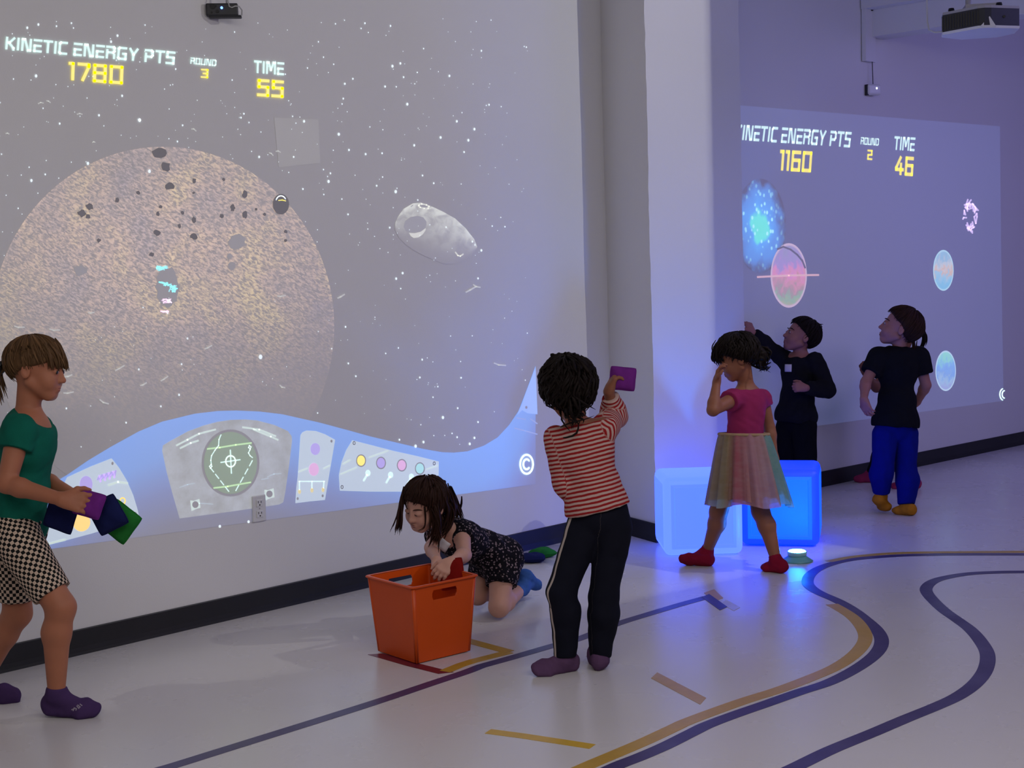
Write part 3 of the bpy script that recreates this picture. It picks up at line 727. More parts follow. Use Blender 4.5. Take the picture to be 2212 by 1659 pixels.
disc('blue_planet', (2038, 584), 22, 44, planet_mat('light_marbled_planet', [(0.2, (0.16, 0.34, 0.46)), (0.42, (0.40, 0.42, 0.42)), (0.52, (0.50, 0.30, 0.16)), (0.60, (0.22, 0.40, 0.50)), (0.8, (0.10, 0.36, 0.52))], 3.2), 3, pr, dots_right, 40, 12)
disc('blue_planet', (2043, 801), 22, 43.5, planet_mat('light_blue_planet', [(0.2, (0.16, 0.50, 0.42)), (0.40, (0.10, 0.28, 0.60)), (0.55, (0.09, 0.24, 0.55)), (0.7, (0.20, 0.36, 0.52)), (0.85, (0.20, 0.26, 0.48))], 3.2, (0.34, 0.50, 0.62)), 3, pr, dots_right, 40, 12)
rnd = random.Random(5); L_SPLAT = light_mat('light_lilac_white', (0.50, 0.38, 0.66))
sp = []
for i in range(20):
    a = rnd.uniform(0, 2*PI); r0, r1 = rnd.uniform(0.55, 0.8), rnd.uniform(0.85, 1.25)
    a2 = a+rnd.uniform(-.6, .6)
    sp.append([(2096+14*r0*math.cos(a), 467+28*r0*math.sin(a)), (2096+15*math.cos(a2)*.95, 467+30*math.sin(a2)*.95), (2096+15*r1*math.cos(a), 467+30*r1*math.sin(a))])
lines('star_burst', sp, 3.0, L_SPLAT, 3, pr, dots_right)
lines('round_c_mark', [ring_line((2169, 852), 9, 13, 110, 250, 14), ring_line((2170, 852), 5, 8, 90, 270, 12)], 2.4, L_WHITE, 4, pr, dots_right)

# ------------------------------------------------------------------ tape lines on the floor
def catmull(p, n=8):
    p = [np.array(q, float) for q in p]; out = []
    q = [2*p[0]-p[1]]+p+[2*p[-1]-p[-2]]
    for i in range(1, len(q)-2):
        for k in range(n):
            t = k/n; a, b_, c, d = q[i-1], q[i], q[i+1], q[i+2]
            out.append(0.5*((2*b_)+(c-a)*t+(2*a-5*b_+4*c-d)*t*t+(3*b_-a-3*c+d)*t**3))
    out.append(p[-1]); return out
def tape(name, label, px, width, mat, z, smooth=True, group=None, skew=0.0):
    pts = [on_floor(x, y)[:2] for x, y in px]
    if smooth: pts = catmull(pts, 6)
    v, f = [], []
    k = len(pts)
    for i, p in enumerate(pts):
        t = pts[min(i+1, k-1)]-pts[max(i-1, 0)]; t = t/(np.linalg.norm(t)+1e-9); nrm = np.array([-t[1], t[0]])
        sk = t*skew*width if i in (0, k-1) else 0
        for sgn in (-1, 1):
            q = p+nrm*sgn*width/2+(sk*sgn if not isinstance(sk, int) else 0)
            v.append((*q, z))
    n0 = len(v); v += [(x, y, 0.0002) for x, y, _ in v]
    for i in range(k-1):
        a = 2*i; f.append((a, a+2, a+3, a+1)); f.append((a, a+n0, a+2+n0, a+2)); f.append((a+1, a+3, a+3+n0, a+1+n0))
    f.append((0, 1, 1+n0, n0)); f.append((2*k-2, 2*k-2+n0, 2*k-1+n0, 2*k-1))
    return tag(mesh(name, v, f, mat, None, False), label, 'tape', group)
def vinyl(name, col):
    mt, nt, b = new_mat(name); v = coords(nt)
    c = mix_col(nt, noise(nt, v, 14, 5, 0.65), tuple(x*0.82 for x in col), tuple(x*1.15 for x in col))
    nt.links.new(c, b.inputs['Base Color'])
    nt.links.new(ramp(nt, noise(nt, v, 5, 4), [(0.3, 0.28), (0.7, 0.42)]), b.inputs['Roughness'])
    b.inputs['Specular IOR Level'].default_value = 0.4
    return mt
M_PURPLE = vinyl('purple_tape', (0.055, 0.038, 0.125)); M_MUSTARD = vinyl('mustard_tape', (0.50, 0.30, 0.035))
M_MAROON = vinyl('maroon_tape', (0.16, 0.014, 0.03)); M_YELLOW = vinyl('yellow_tape', (0.62, 0.38, 0.02)); M_CLEAR = vinyl('pale_tape', (0.55, 0.52, 0.56))
def z2(l): return [(1200+x/2.186, 1140+y/2.186) for x, y in l]
def z1(l): return [(300+x/2.212, 1300+y/2.212) for x, y in l]
tape('floor_line', 'long straight dark purple line running past the orange crate', z1([(-160,892),(60,815),(180,779),(400,710),(800,585),(1150,474),(1400,390),(1560,337),(1630,310),(1660,301),(1800,262),(1975,211),(2100,178)])+[(1330,1349),(1400,1327),(1470,1306),(1528,1290)], 0.05, M_PURPLE, 0.0010)
tape('floor_line', 'dark purple curved track line beside the mustard one', z2([(30,1250),(270,1134),(400,1082),(520,1030),(640,970),(720,931),(850,882),(1000,830),(1150,777),(1280,735),(1380,688),(1470,632),(1525,580),(1540,530),(1515,480),(1460,430),(1400,385),(1330,345),(1250,310),(1205,282),(1190,255),(1205,220),(1250,190),(1320,166),(1400,150),(1500,140),(1620,132),(1760,128),(1900,126),(2212,126),(2500,127)]), 0.055, M_PURPLE, 0.0010)
tape('floor_line', 'mustard yellow curved track line following the inner purple curve in the foreground', z2([(-60,1222),(140,1130),(300,1062),(430,1006),(560,945),(620,917),(750,868),(900,815),(1050,768),(1200,712),(1320,660),(1400,608),(1450,555),(1463,510),(1440,462),(1400,420),(1350,387),(1305,362)]), 0.055, M_MUSTARD, 0.0012)
tape('floor_line', 'mustard yellow strip along the far stretch of the purple track', z2([(1288,160),(1400,139),(1550,124),(1700,118),(1850,116),(2212,114),(2500,113)]), 0.045, M_MUSTARD, 0.0012)
tape('floor_line', 'dark purple curved track line nearest the right edge', z2([(950,1215),(1135,1130),(1300,1050),(1500,968),(1650,904),(1800,843),(1900,796),(1980,738),(2030,670),(2040,600),(2010,540),(1960,482),(1900,437),(1840,395),(1790,350),(1756,310),(1752,283),(1780,256),(1840,236),(1950,218),(2080,211),(2212,209),(2500,209)]), 0.055, M_PURPLE, 0.0010)
tape('floor_dash', 'short yellow tape dash at bottom centre of floor', [(1054,1580),(1130,1590),(1280,1613)], 0.045, M_YELLOW, 0.0010, False)
tape('floor_dash', 'short mustard tape dash lying right of child in striped top', [(1413,1459),(1519,1515)], 0.055, M_MUSTARD, 0.0010, False, skew=-0.5)
tape('floor_mark', 'small mustard tape patch at the far end of the long purple line', [(1532,1277),(1551,1296)], 0.06, M_MUSTARD, 0.0014, False, skew=-0.5)
tape('floor_mark', 'small dark purple tape patch crossing the end of the long line', [(1524,1287),(1563,1315)], 0.05, M_PURPLE, 0.0018, False, skew=-0.5)
tape('floor_mark', 'pale worn tape scrap beside the end of long purple line', [(1563,1300),(1592,1316)], 0.05, M_CLEAR, 0.0012, False, skew=-0.5)
tape('floor_mark', 'maroon tape strip under the front of the orange crate', z1([(1130,250),(1300,299),(1468,341)]), 0.05, M_MAROON, 0.0010, False, skew=0.3)
tape('floor_mark', 'mustard tape strip between the orange crate and long purple line', z1([(1462,334),(1540,302),(1600,283),(1770,240)]), 0.05, M_MUSTARD, 0.0013, False)
tape('floor_mark', 'mustard tape strip behind the right side of orange crate', z1([(1480,161),(1600,194),(1770,240)]), 0.05, M_MUSTARD, 0.0016, False)

# ------------------------------------------------------------------ orange crate
def plastic(name, col, rough=0.42):
    mt, nt, b = new_mat(name)
    v = coords(nt)
    nt.links.new(mix_col(nt, noise(nt, v, 7, 4), tuple(x*0.92 for x in col), tuple(x*1.04 for x in col)), b.inputs['Base Color'])
    b.inputs['Roughness'].default_value = rough; b.inputs['Specular IOR Level'].default_value = 0.4
    bump(nt, b, noise(nt, v, 350, 2), 0.12, 0.001)
    return mt
M_ORANGE = plastic('orange_plastic', (0.66, 0.078, 0.002))
cr_ = empty('storage_crate', (3.655, -1.058, 0.0), math.radians(-6.5))
tag(cr_, 'open square orange plastic crate with slot handles on the floor', 'crate')
HB, HT, CH, TH = 0.128, 0.150, 0.30, 0.004
def crate_pt(side, a, z, off=0.0):
    """a in -1..1 along the side, z 0..CH, off outward"""
    h = HB+(HT-HB)*z/CH
    x, y = a*h, -(h+off)
    q = side*PI/2; return (x*math.cos(q)-y*math.sin(q), x*math.sin(q)+y*math.cos(q), z)
def crate_side(name, side, slot):
    rows = [0.004, 0.05, 0.12, 0.19, 0.235, 0.247, 0.262, 0.274, CH]
    cols = [-1, -0.55, -0.40, -0.37, -0.2, 0, 0.2, 0.37, 0.40, 0.55, 1]
    v, f = [], []
    def hole(i, j):   # cell in the slot
        zc = (rows[i]+rows[i+1])/2; ac = (cols[j]+cols[j+1])/2
        return slot and 0.235 < zc < 0.274 and abs(ac) < 0.40
    V = {}
    for i, z in enumerate(rows):
        for j, a in enumerate(cols):
            zz_, aa = z, a
            if slot and abs(a) == 0.40 and z in (0.235, 0.274): aa = math.copysign(0.36, a); 
            V[(i, j)] = len(v); v.append(crate_pt(side, aa, zz_))
    for i in range(len(rows)-1):
        for j in range(len(cols)-1):
            if not hole(i, j): f.append((V[(i, j)], V[(i, j+1)], V[(i+1, j+1)], V[(i+1, j)]))
    o = mesh(name, v, f, M_ORANGE, cr_, False, True)
    s_ = o.modifiers.new('solid', 'SOLIDIFY'); s_.thickness = TH; s_.offset = -1
    return o
for sd, sl in ((0, True), (1, False), (2, True), (3, False)): crate_side('side_panel', sd, sl)
MB().box((-HB+0.002, -HB+0.002, 0.004), (HB-0.002, HB-0.002, 0.008)).build('bottom_panel', M_ORANGE, cr_, local=True)
# rim lip and rounded corner posts
v, f = [], []
prof = [(0.0, CH-0.006), (0.009, CH-0.004), (0.010, CH), (0.007, CH+0.003), (-0.004, CH+0.002)]
cor = []
for k in range(4):
    for d in range(4):
        q = k*PI/2-PI/2-PI/4+(d/3-0.5)*PI/2+PI/2
        cor.append((k, q))
for o_, z in prof:
    h = HT+o_; r_ = 0.014
    for k in range(4):
        cx, cy = [(1, -1), (1, 1), (-1, 1), (-1, -1)][k]
        for d in range(4):
            q = math.radians([-90, 0, 90, 180][k]+30*d)
            v.append(((h-r_)*cx+r_*math.cos(q), (h-r_)*cy+r_*math.sin(q), z))
for i in range(len(prof)-1):
    for j in range(16): f.append((i*16+j, i*16+(j+1) % 16, (i+1)*16+(j+1) % 16, (i+1)*16+j))
mesh('rim', v, f, M_ORANGE, cr_, False, True)
for k in range(4):
    cx, cy = [(1, -1), (1, 1), (-1, 1), (-1, -1)][k]
    MB().tube([(cx*(HB-0.006), cy*(HB-0.006), 0.006), (cx*(HT-0.006), cy*(HT-0.006), CH-0.002)], 0.0085, 10).build('corner_edge', M_ORANGE, cr_, True, True)
for k in range(4):
    cx, cy = [(1, -1), (1, 1), (-1, 1), (-1, -1)][k]
    MB().box((cx*0.09-0.022, cy*0.09-0.022, 0.0), (cx*0.09+0.022, cy*0.09+0.022, 0.005)).build('foot', M_ORANGE, cr_, local=True)

# ------------------------------------------------------------------ glowing cubes and puck lamp
def glow_cube(label, cx, cy, ang, size, col_face, col_edge, k):
    r_ = empty('glow_cube', (cx, cy, 0.0), ang); tag(r_, label, 'cube light', 'glowing cube seats by the column')
    M_E = emitter('glow_plastic_edge', col_edge, k, (0.03, 0.03, 0.035), 0.5); M_F = emitter('glow_plastic_face', col_face, k, (0.03, 0.03, 0.035), 0.5)
    h = size/2
    body = bevel(MB().box((-h, -h, 0.006), (h, h, 0.006+size)).build('shell', M_E, r_, local=True), 0.035, 4)
    body.data.polygons.foreach_set('use_smooth', [True]*6)
    for i in range(4):      # raised frame with a sunk field on each side
        q = i*PI/2; c_, s_ = math.cos(q), math.sin(q)
        a, bq = h*0.82, h*0.74
        v = []
        for (w, d) in ((a, 0.0008), (bq, 0.0042), (bq*0.97, 0.0015)):
            for sx, sz in ((-1, -1), (1, -1), (1, 1), (-1, 1)):
                x, y, z = sx*w, -h-d, 0.006+h+sz*w
                v.append((x*c_-y*s_, x*s_+y*c_, z))
        f = [(j, (j+1) % 4, 4+(j+1) % 4, 4+j) for j in range(4)]+[(4+j, 4+(j+1) % 4, 8+(j+1) % 4, 8+j) for j in range(4)]+[(8, 9, 10, 11)]
        mesh('side_panel', v, f, M_F, r_, False, True)
    return r_
glow_cube('pale blue glowing plastic cube, the left one, behind child in tulle skirt', 5.915, -0.712, math.radians(-45), 0.40, (0.12, 0.26, 2.9), (0.155, 0.32, 2.9), 1.0)
glow_cube('deep blue glowing plastic cube, the right one, beside the puck lamp', 6.372, -0.925, math.radians(-59.8), 0.40, (0.0, 0.14, 3.2), (0.0, 0.05, 2.7), 1.0)
pk = on_floor(1722, 1212)
pu_ = empty('puck_lamp', (pk[0], pk[1], 0.0)); tag(pu_, 'round floor lamp with cyan white glowing top on a flared base', 'lamp')
M_TEAL = simple('teal_plastic', (0.10, 0.30, 0.32), 0.4, 0.05, spec=0.5)
MB().lathe([(0.076, 0.0), (0.078, 0.003), (0.066, 0.011), (0.050, 0.022), (0.044, 0.028)], 40).build('base', M_TEAL, pu_, True, True)
MB().lathe([(0.040, 0.026), (0.046, 0.030), (0.0475, 0.045), (0.045, 0.049)], 40).build('collar', simple('clear_plastic', (0.25, 0.5, 0.5), 0.2, 0.02, spec=0.6), pu_, True, True)
MB().lathe([(0.044, 0.0485), (0.040, 0.0525), (0.02, 0.054), (0.001, 0.0545)], 36).build('glowing_lens', emitter('cyan_glow', (0.004, 0.18, 1.0), 620.0), pu_, True, True)

# ------------------------------------------------------------------ bean bags
def bean_bag(label, c, ax, ay, size, thick, mat, group=None, seed=0, sag=0.0):
    """square cloth bag: ax, ay span its face; flat side down when ay is level"""
    ax = np.array(ax, float); ax /= np.linalg.norm(ax); ay = np.array(ay, float); ay -= ax*(ax@ay); ay /= np.linalg.norm(ay)
    nz_ = np.cross(ax, ay); rnd = random.Random(seed); ph = [rnd.uniform(0, 6) for _ in range(6)]
    N = 18; v = []; f = []; root = empty('bean_bag', tuple(c)); tag(root, label, 'bean bag', group)
    def P_(u, w, sgn):
        e = max(0.0, (1-abs(u)**2.8)*(1-abs(w)**2.8))**0.5
        pin = 1-0.03*(1-abs(u))*abs(w)**3-0.03*(1-abs(w))*abs(u)**3-0.05*abs(u*w)**4
        lump = 1+0.12*math.sin(3.1*u+ph[0])*math.sin(2.7*w+ph[1])+0.06*math.sin(7*u+ph[2]+3*w)
        hh = thick/2*e*lump*sgn
        if sag and sgn < 0: hh = -min(-hh, thick/2*0.85*min(1, e*2))
        return np.array(c)+ax*u*pin*size[0]/2+ay*w*pin*size[1]/2+nz_*(hh+0.012*size[0]*10*0.04*math.sin(2*u+ph[3])*math.cos(2*w+ph[4]))
    for sgn in (1, -1):
        for i in range(N+1):
            for j in range(N+1): v.append(P_(-1+2*i/N, -1+2*j/N, sgn))
    M_ = (N+1)**2
    for i in range(N):
        for j in range(N):
            a = i*(N+1)+j; f.append((a, a+N+1, a+N+2, a+1)); f.append((a+M_, a+1+M_, a+N+2+M_, a+N+1+M_))
    mesh('bag', v, f, mat, root, True)
    edge = [P_(-1, -1+2*j/N, 1) for j in range(N)]+[P_(-1+2*i/N, 1, 1) for i in range(N)]+[P_(1, 1-2*j/N, 1) for j in range(N)]+[P_(1-2*i/N, -1, 1) for i in range(N+1)]
    MB().tube(edge, 0.0022, 6, False).build('seam', mat, root, True)
    return root
def cloth_mat(name, col): return fabric(name, col, 0.2, 500)
M_NAVY = cloth_mat('navy_cloth', (0.010, 0.014, 0.075)); M_GREEN = cloth_mat('green_cloth', (0.018, 0.17, 0.03))
M_VIOLET = cloth_mat('violet_cloth', (0.16, 0.022, 0.22)); M_RED = cloth_mat('red_cloth', (0.20, 0.007, 0.005))
def cam_dir(x, y, z=0.0): return CR*x+CU*y-CF*z       # right, up, towards the camera
b1 = on_floor(1151, 1214); b2 = on_floor(1180, 1206)
bean_bag('navy bean bag lying on the floor by the left baseboard', (b1[0], b1[1], 0.023), CR-CU*(CR[2]/CU[2]), (CF[0], CF[1], 0), (0.125, 0.115), 0.046, M_NAVY, None, 1, 1)
bean_bag('green bean bag lying behind the navy one by the left baseboard', (b2[0]+0.015, b2[1]+0.035, 0.024), (0.9, -0.3, 0), (0.3, 0.9, 0), (0.115, 0.115), 0.05, M_GREEN, None, 2, 1)
bean_bag('violet bean bag gripped in the hand of child in teal tee', at_depth(193, 1089, 4.70), cam_dir(1, -0.25, 0.2), cam_dir(0.25, 1, -0.2), (0.098, 0.085), 0.05, M_VIOLET, None, 3)
bean_bag('navy bean bag hanging below the hands, beside the gingham shorts', at_depth(131, 1115, 4.79), cam_dir(1, -0.35, 0.1), cam_dir(0.1, 1, 0.1), (0.105, 0.10), 0.045, M_NAVY, None, 4)
bean_bag('navy bean bag held between violet and green ones', at_depth(232, 1112, 4.76), cam_dir(1, 0.5, 0.2), cam_dir(-0.5, 1, 0.1), (0.112, 0.112), 0.05, M_NAVY, None, 5)
bean_bag('green bean bag held outermost, past the navy one', at_depth(259, 1127, 4.82), cam_dir(1, -0.75, 0.1), cam_dir(0.75, 1, 0.1), (0.115, 0.115), 0.048, M_GREEN, None, 6)
bean_bag('violet bean bag raised in the throwing hand of child in striped top', at_depth(1345, 818, 5.25), cam_dir(1, -0.1, 0.1), cam_dir(0.1, 1, 0.0), (0.095, 0.085), 0.045, M_VIOLET, None, 7)
bean_bag('red bean bag lowered into the orange crate by kneeling child', at_depth(976, 1240, 5.555), cam_dir(1, 0.2, 0.15), cam_dir(-0.2, 1, -0.3), (0.098, 0.118), 0.036, M_RED, None, 8)

# ------------------------------------------------------------------ soft shapes: rounded cones and ellipsoids blended on a grid
def V3(*a): return np.array(a, float)
def unit(v): v = np.asarray(v, float); return v/(np.linalg.norm(v)+1e-12)
class Cone:
    def __init__(s, a, b, ra, rb, flat=1.0, fdir=None):
        s.a, s.b, s.ra, s.rb = np.array(a, float), np.array(b, float), ra, rb
        s.flat, s.fdir = flat, None if fdir is None else unit(fdir)
    def bounds(s):
        r_ = max(s.ra, s.rb)*max(1, s.flat); return np.minimum(s.a, s.b)-r_, np.maximum(s.a, s.b)+r_
    def dist(s, x, y, z):
        d = s.b-s.a; L = d@d+1e-12
        px, py, pz = x-s.a[0], y-s.a[1], z-s.a[2]
        t = np.clip((px*d[0]+py*d[1]+pz*d[2])/L, 0, 1)
        qx, qy, qz = px-t*d[0], py-t*d[1], pz-t*d[2]
        if s.fdir is None: return np.sqrt(qx*qx+qy*qy+qz*qz)-(s.ra+(s.rb-s.ra)*t)
        w = qx*s.fdir[0]+qy*s.fdir[1]+qz*s.fdir[2]
        return np.sqrt(np.maximum(qx*qx+qy*qy+qz*qz+(1/s.flat**2-1)*w*w, 0))-(s.ra+(s.rb-s.ra)*t)
class Ball:
    def __init__(s, c, r, axes=None):
        s.c = np.array(c, float); s.r = np.array(r, float) if not np.isscalar(r) else np.array([r, r, r], float)
        s.A = np.eye(3) if axes is None else np.array(axes, float)     # rows: the axes
    def bounds(s): m_ = s.r.max(); return s.c-m_, s.c+m_
    def dist(s, x, y, z):
        px, py, pz = x-s.c[0], y-s.c[1], z-s.c[2]; k0 = 0; k1 = 0
        for i in range(3):
            w = (px*s.A[i, 0]+py*s.A[i, 1]+pz*s.A[i, 2])/s.r[i]
            k0 = k0+w*w; k1 = k1+(w/s.r[i])**2
        k0 = np.sqrt(k0); k1 = np.sqrt(k1)+1e-9
        return k0*(k0-1)/k1
BIG = 0.08
class Field:
    def __init__(s): s.ops = []
    def add(s, p, k=0.02): s.ops.append(('add', p, k)); return s
    def sub(s, p, k=0.008): s.ops.append(('sub', p, k)); return s
    def cut(s, p0, n): s.ops.append(('cut', np.array(p0, float), unit(n))); return s      # keeps the side n points away from
    def merge(s, f, k=0.012): s.ops.append(('merge', f, k)); return s
    def bounds(s):
        lo, hi = [], []
        for o in s.ops:
            if o[0] == 'add': a, b_ = o[1].bounds()
            elif o[0] == 'merge': a, b_ = o[1].bounds()
            else: continue
            lo.append(a); hi.append(b_)
        return np.min(lo, 0), np.max(hi, 0)
    def evaluate(s, X, Y, Z, lo, h):
        D = np.full((X.size, Y.size, Z.size), BIG, np.float32)
        for o in s.ops:
            if o[0] in ('add', 'sub'):
                a, b_ = o[1].bounds(); mg = 0.05
                i0 = np.clip(((a-mg-lo)/h).astype(int), 0, D.shape); i1 = np.clip(((b_+mg-lo)/h).astype(int)+2, 0, D.shape)
                if (i1 <= i0).any(): continue
                sl = tuple(slice(i0[i], i1[i]) for i in range(3))
                d = o[1].dist(X[sl[0]][:, None, None], Y[sl[1]][None, :, None], Z[sl[2]][None, None, :]).astype(np.float32)
                A = D[sl]; k = o[2]
                if o[0] == 'add':
                    hh = np.maximum(k-np.abs(A-d), 0)/k
                    D[sl] = np.minimum(A, d)-hh*hh*k*0.25
                else:
                    d = -d; hh = np.maximum(k-np.abs(A-d), 0)/k
                    D[sl] = np.maximum(A, d)+hh*hh*k*0.25
            elif o[0] == 'cut':
                n, p0 = o[2], o[1]
                d = ((X-p0[0])*n[0])[:, None, None]+((Y-p0[1])*n[1])[None, :, None]+((Z-p0[2])*n[2])[None, None, :]
                np.maximum(D, d.astype(np.float32), out=D)
            else:
                E = o[1].evaluate(X, Y, Z, lo, h); k = o[2]
                hh = np.maximum(k-np.abs(D-E), 0)/k
                D = np.minimum(D, E)-hh*hh*k*0.25
        return D
    def surface(s, h, smooth=1):
        lo, hi = s.bounds(); lo = lo-3*h-0.012; hi = hi+3*h+0.012
        n = np.ceil((hi-lo)/h).astype(int)+1
        X, Y, Z = [(lo[i]+h*np.arange(n[i])).astype(np.float32) for i in range(3)]
        return surface_net(s.evaluate(X, Y, Z, lo, h), lo, h, smooth)
CORN = np.array([(i, j, k) for i in (0, 1) for j in (0, 1) for k in (0, 1)])
EDG = [(a, b_) for a in range(8) for b_ in range(a+1, 8) if np.abs(CORN[a]-CORN[b_]).sum() == 1]
def surface_net(D, lo, h, smooth=1):
    S = D < 0
    c = np.zeros(tuple(np.array(D.shape)-1), np.int8)
    nx, ny, nz_ = c.shape
    for (i, j, k) in CORN: c += S[i:i+nx, j:j+ny, k:k+nz_]
    act = (c > 0) & (c < 8); idx = np.argwhere(act)
    vals = [D[idx[:, 0]+o[0], idx[:, 1]+o[1], idx[:, 2]+o[2]] for o in CORN]
    acc = np.zeros((len(idx), 3)); cnt = np.zeros(len(idx))
    for a, b_ in EDG:
        va, vb = vals[a], vals[b_]; m_ = (va < 0) != (vb < 0)
        t = np.where(m_, va/np.where(m_, va-vb, 1), 0)
        acc += np.where(m_[:, None], CORN[a]+t[:, None]*(CORN[b_]-CORN[a]), 0); cnt += m_
    v = lo+h*(idx+acc/cnt[:, None])
    ID = np.full(c.shape, -1, np.int32); ID[tuple(idx.T)] = np.arange(len(idx))
    quads = []
    for ax in range(3):
        s0 = [slice(None)]*3; s1 = [slice(None)]*3; s0[ax] = slice(None, -1); s1[ax] = slice(1, None)
        A = S[tuple(s0)]; B = S[tuple(s1)]
        e = np.argwhere(A != B)
        o1, o2 = [(1, 2), (2, 0), (0, 1)][ax]
        e = e[(e[:, o1] > 0) & (e[:, o2] > 0) & (e[:, o1] < D.shape[o1]-1) & (e[:, o2] < D.shape[o2]-1)]
        q = []
        for d1, d2 in ((-1, -1), (0, -1), (0, 0), (-1, 0)):
            w = e.copy(); w[:, o1] += d1; w[:, o2] += d2; q.append(ID[tuple(w.T)])
        q = np.stack(q, 1); flip = ~A[tuple(e.T)]
        q[flip] = q[flip][:, ::-1]
        quads.append(q)
    f = np.concatenate(quads); f = f[(f >= 0).all(1)]
    for _ in range(smooth):
        sm = np.zeros_like(v); n = np.zeros(len(v))
        for i in range(4):
            a, b_ = f[:, i], f[:, (i+1) % 4]
            for k in range(3): sm[:, k] += np.bincount(a, v[b_, k], len(v))+np.bincount(b_, v[a, k], len(v))
            n += np.bincount(a, minlength=len(v))+np.bincount(b_, minlength=len(v))
        v = v*0.45+0.55*sm/np.maximum(n, 1)[:, None]
    return v, f
def normals(v, f):
    n = np.cross(v[f[:, 2]]-v[f[:, 0]], v[f[:, 3]]-v[f[:, 1]]); out = np.zeros_like(v)
    for i in range(4):
        for k in range(3): out[:, k] += np.bincount(f[:, i], n[:, k], len(v))
    return out/(np.linalg.norm(out, axis=1)[:, None]+1e-12)
def folds(v, f, amp, freq, seed, stretch=(1, 1, 1)):
    rnd = np.random.RandomState(seed); p = v*np.array(stretch)*freq; d = np.zeros(len(v))
    for i in range(6):
        k = rnd.normal(size=3); k2 = rnd.normal(size=3); fr = 1+0.35*i
        d += np.sin((p@k)*fr+rnd.uniform(0, 6)+1.4*np.sin((p@k2)*0.7*fr+rnd.uniform(0, 6)))/(1+0.3*i)
    return v+normals(v, f)*(d*amp/2.2)[:, None]

# ------------------------------------------------------------------ materials of the children
def skin_mat(name, col):
    mt, nt, b = new_mat(name); v = coords(nt)
    n = noise(nt, v, 18, 4)
    nt.links.new(mix_col(nt, n, tuple(x*0.88 for x in col), (min(1, col[0]*1.1), col[1]*1.05, col[2]*1.02)), b.inputs['Base Color'])
    b.inputs['Roughness'].default_value = 0.55; b.inputs['Specular IOR Level'].default_value = 0.3
    b.inputs['Subsurface Weight'].default_value = 0.08; b.inputs['Subsurface Scale'].default_value = 0.01
    b.inputs['Subsurface Radius'].default_value = (1.0, 0.35, 0.2)
    bump(nt, b, noise(nt, v, 260, 2), 0.06, 0.001)
    return mt
def hair_mat(name, col, hi=1.9):
    mt, nt, b = new_mat(name)
    n = noise(nt, attr_vec(nt), 1.0, 4, 0.6)
    nt.links.new(ramp(nt, n, [(0.3, tuple(x*0.55 for x in col)), (0.55, col), (0.75, tuple(min(1, x*hi) for x in col))]), b.inputs['Base Color'])
    b.inputs['Roughness'].default_value = 0.6; b.inputs['Specular IOR Level'].default_value = 0.12
    bump(nt, b, n, 0.5, 0.004)
    return mt
def attr_vec(nt):
    c_ = nt.nodes.new('ShaderNodeCombineXYZ')
    nt.links.new(attr_node(nt, 'pu'), c_.inputs[0]); nt.links.new(attr_node(nt, 'pv'), c_.inputs[1]); return c_.outputs[0]
def stripe_mat(name, c0, c1, period, duty=0.5, wob=0.002):
    mt, nt, b = new_mat(name)
    v = coords(nt)
    u = math_node(nt, 'ADD', attr_node(nt, 'pu'), math_node(nt, 'MULTIPLY', math_node(nt, 'SUBTRACT', noise(nt, v, 16, 3), 0.5), wob*2))
    fr = math_node(nt, 'FRACT', math_node(nt, 'DIVIDE', u, period))
    k = ramp(nt, fr, [(0.0, 0.0), (0.06, 1.0), (duty, 1.0), (duty+0.06, 0.0)])
    nt.links.new(mix_col(nt, k, c0, c1), b.inputs['Base Color'])
    b.inputs['Roughness'].default_value = 0.9; b.inputs['Specular IOR Level'].default_value = 0.1
    bump(nt, b, noise(nt, v, 420, 2), 0.3, 0.002)
    return mt
def gingham_mat(name, c0, c1, period):
    mt, nt, b = new_mat(name)
    fu = math_node(nt, 'FRACT', math_node(nt, 'DIVIDE', attr_node(nt, 'pu'), period)); fv = math_node(nt, 'FRACT', math_node(nt, 'DIVIDE', attr_node(nt, 'pv'), period))
    a = math_node(nt, 'GREATER_THAN', fu, 0.5); c = math_node(nt, 'GREATER_THAN', fv, 0.5)
    x = math_node(nt, 'ABSOLUTE', math_node(nt, 'SUBTRACT', a, c))
    nt.links.new(mix_col(nt, x, c0, c1), b.inputs['Base Color'])
    b.inputs['Roughness'].default_value = 0.9; b.inputs['Specular IOR Level'].default_value = 0.1
    return mt
def side_stripe_mat(name, c0, c1, half):
    mt, nt, b = new_mat(name); v = coords(nt)
    k = math_node(nt, 'LESS_THAN', math_node(nt, 'ABSOLUTE', attr_node(nt, 'pv')), half)
    nt.links.new(mix_col(nt, k, mix_col(nt, noise(nt, v, 20, 3), tuple(x*0.8 for x in c0), tuple(x*1.3 for x in c0)), c1), b.inputs['Base Color'])
    b.inputs['Roughness'].default_value = 0.85; b.inputs['Specular IOR Level'].default_value = 0.15
    return mt
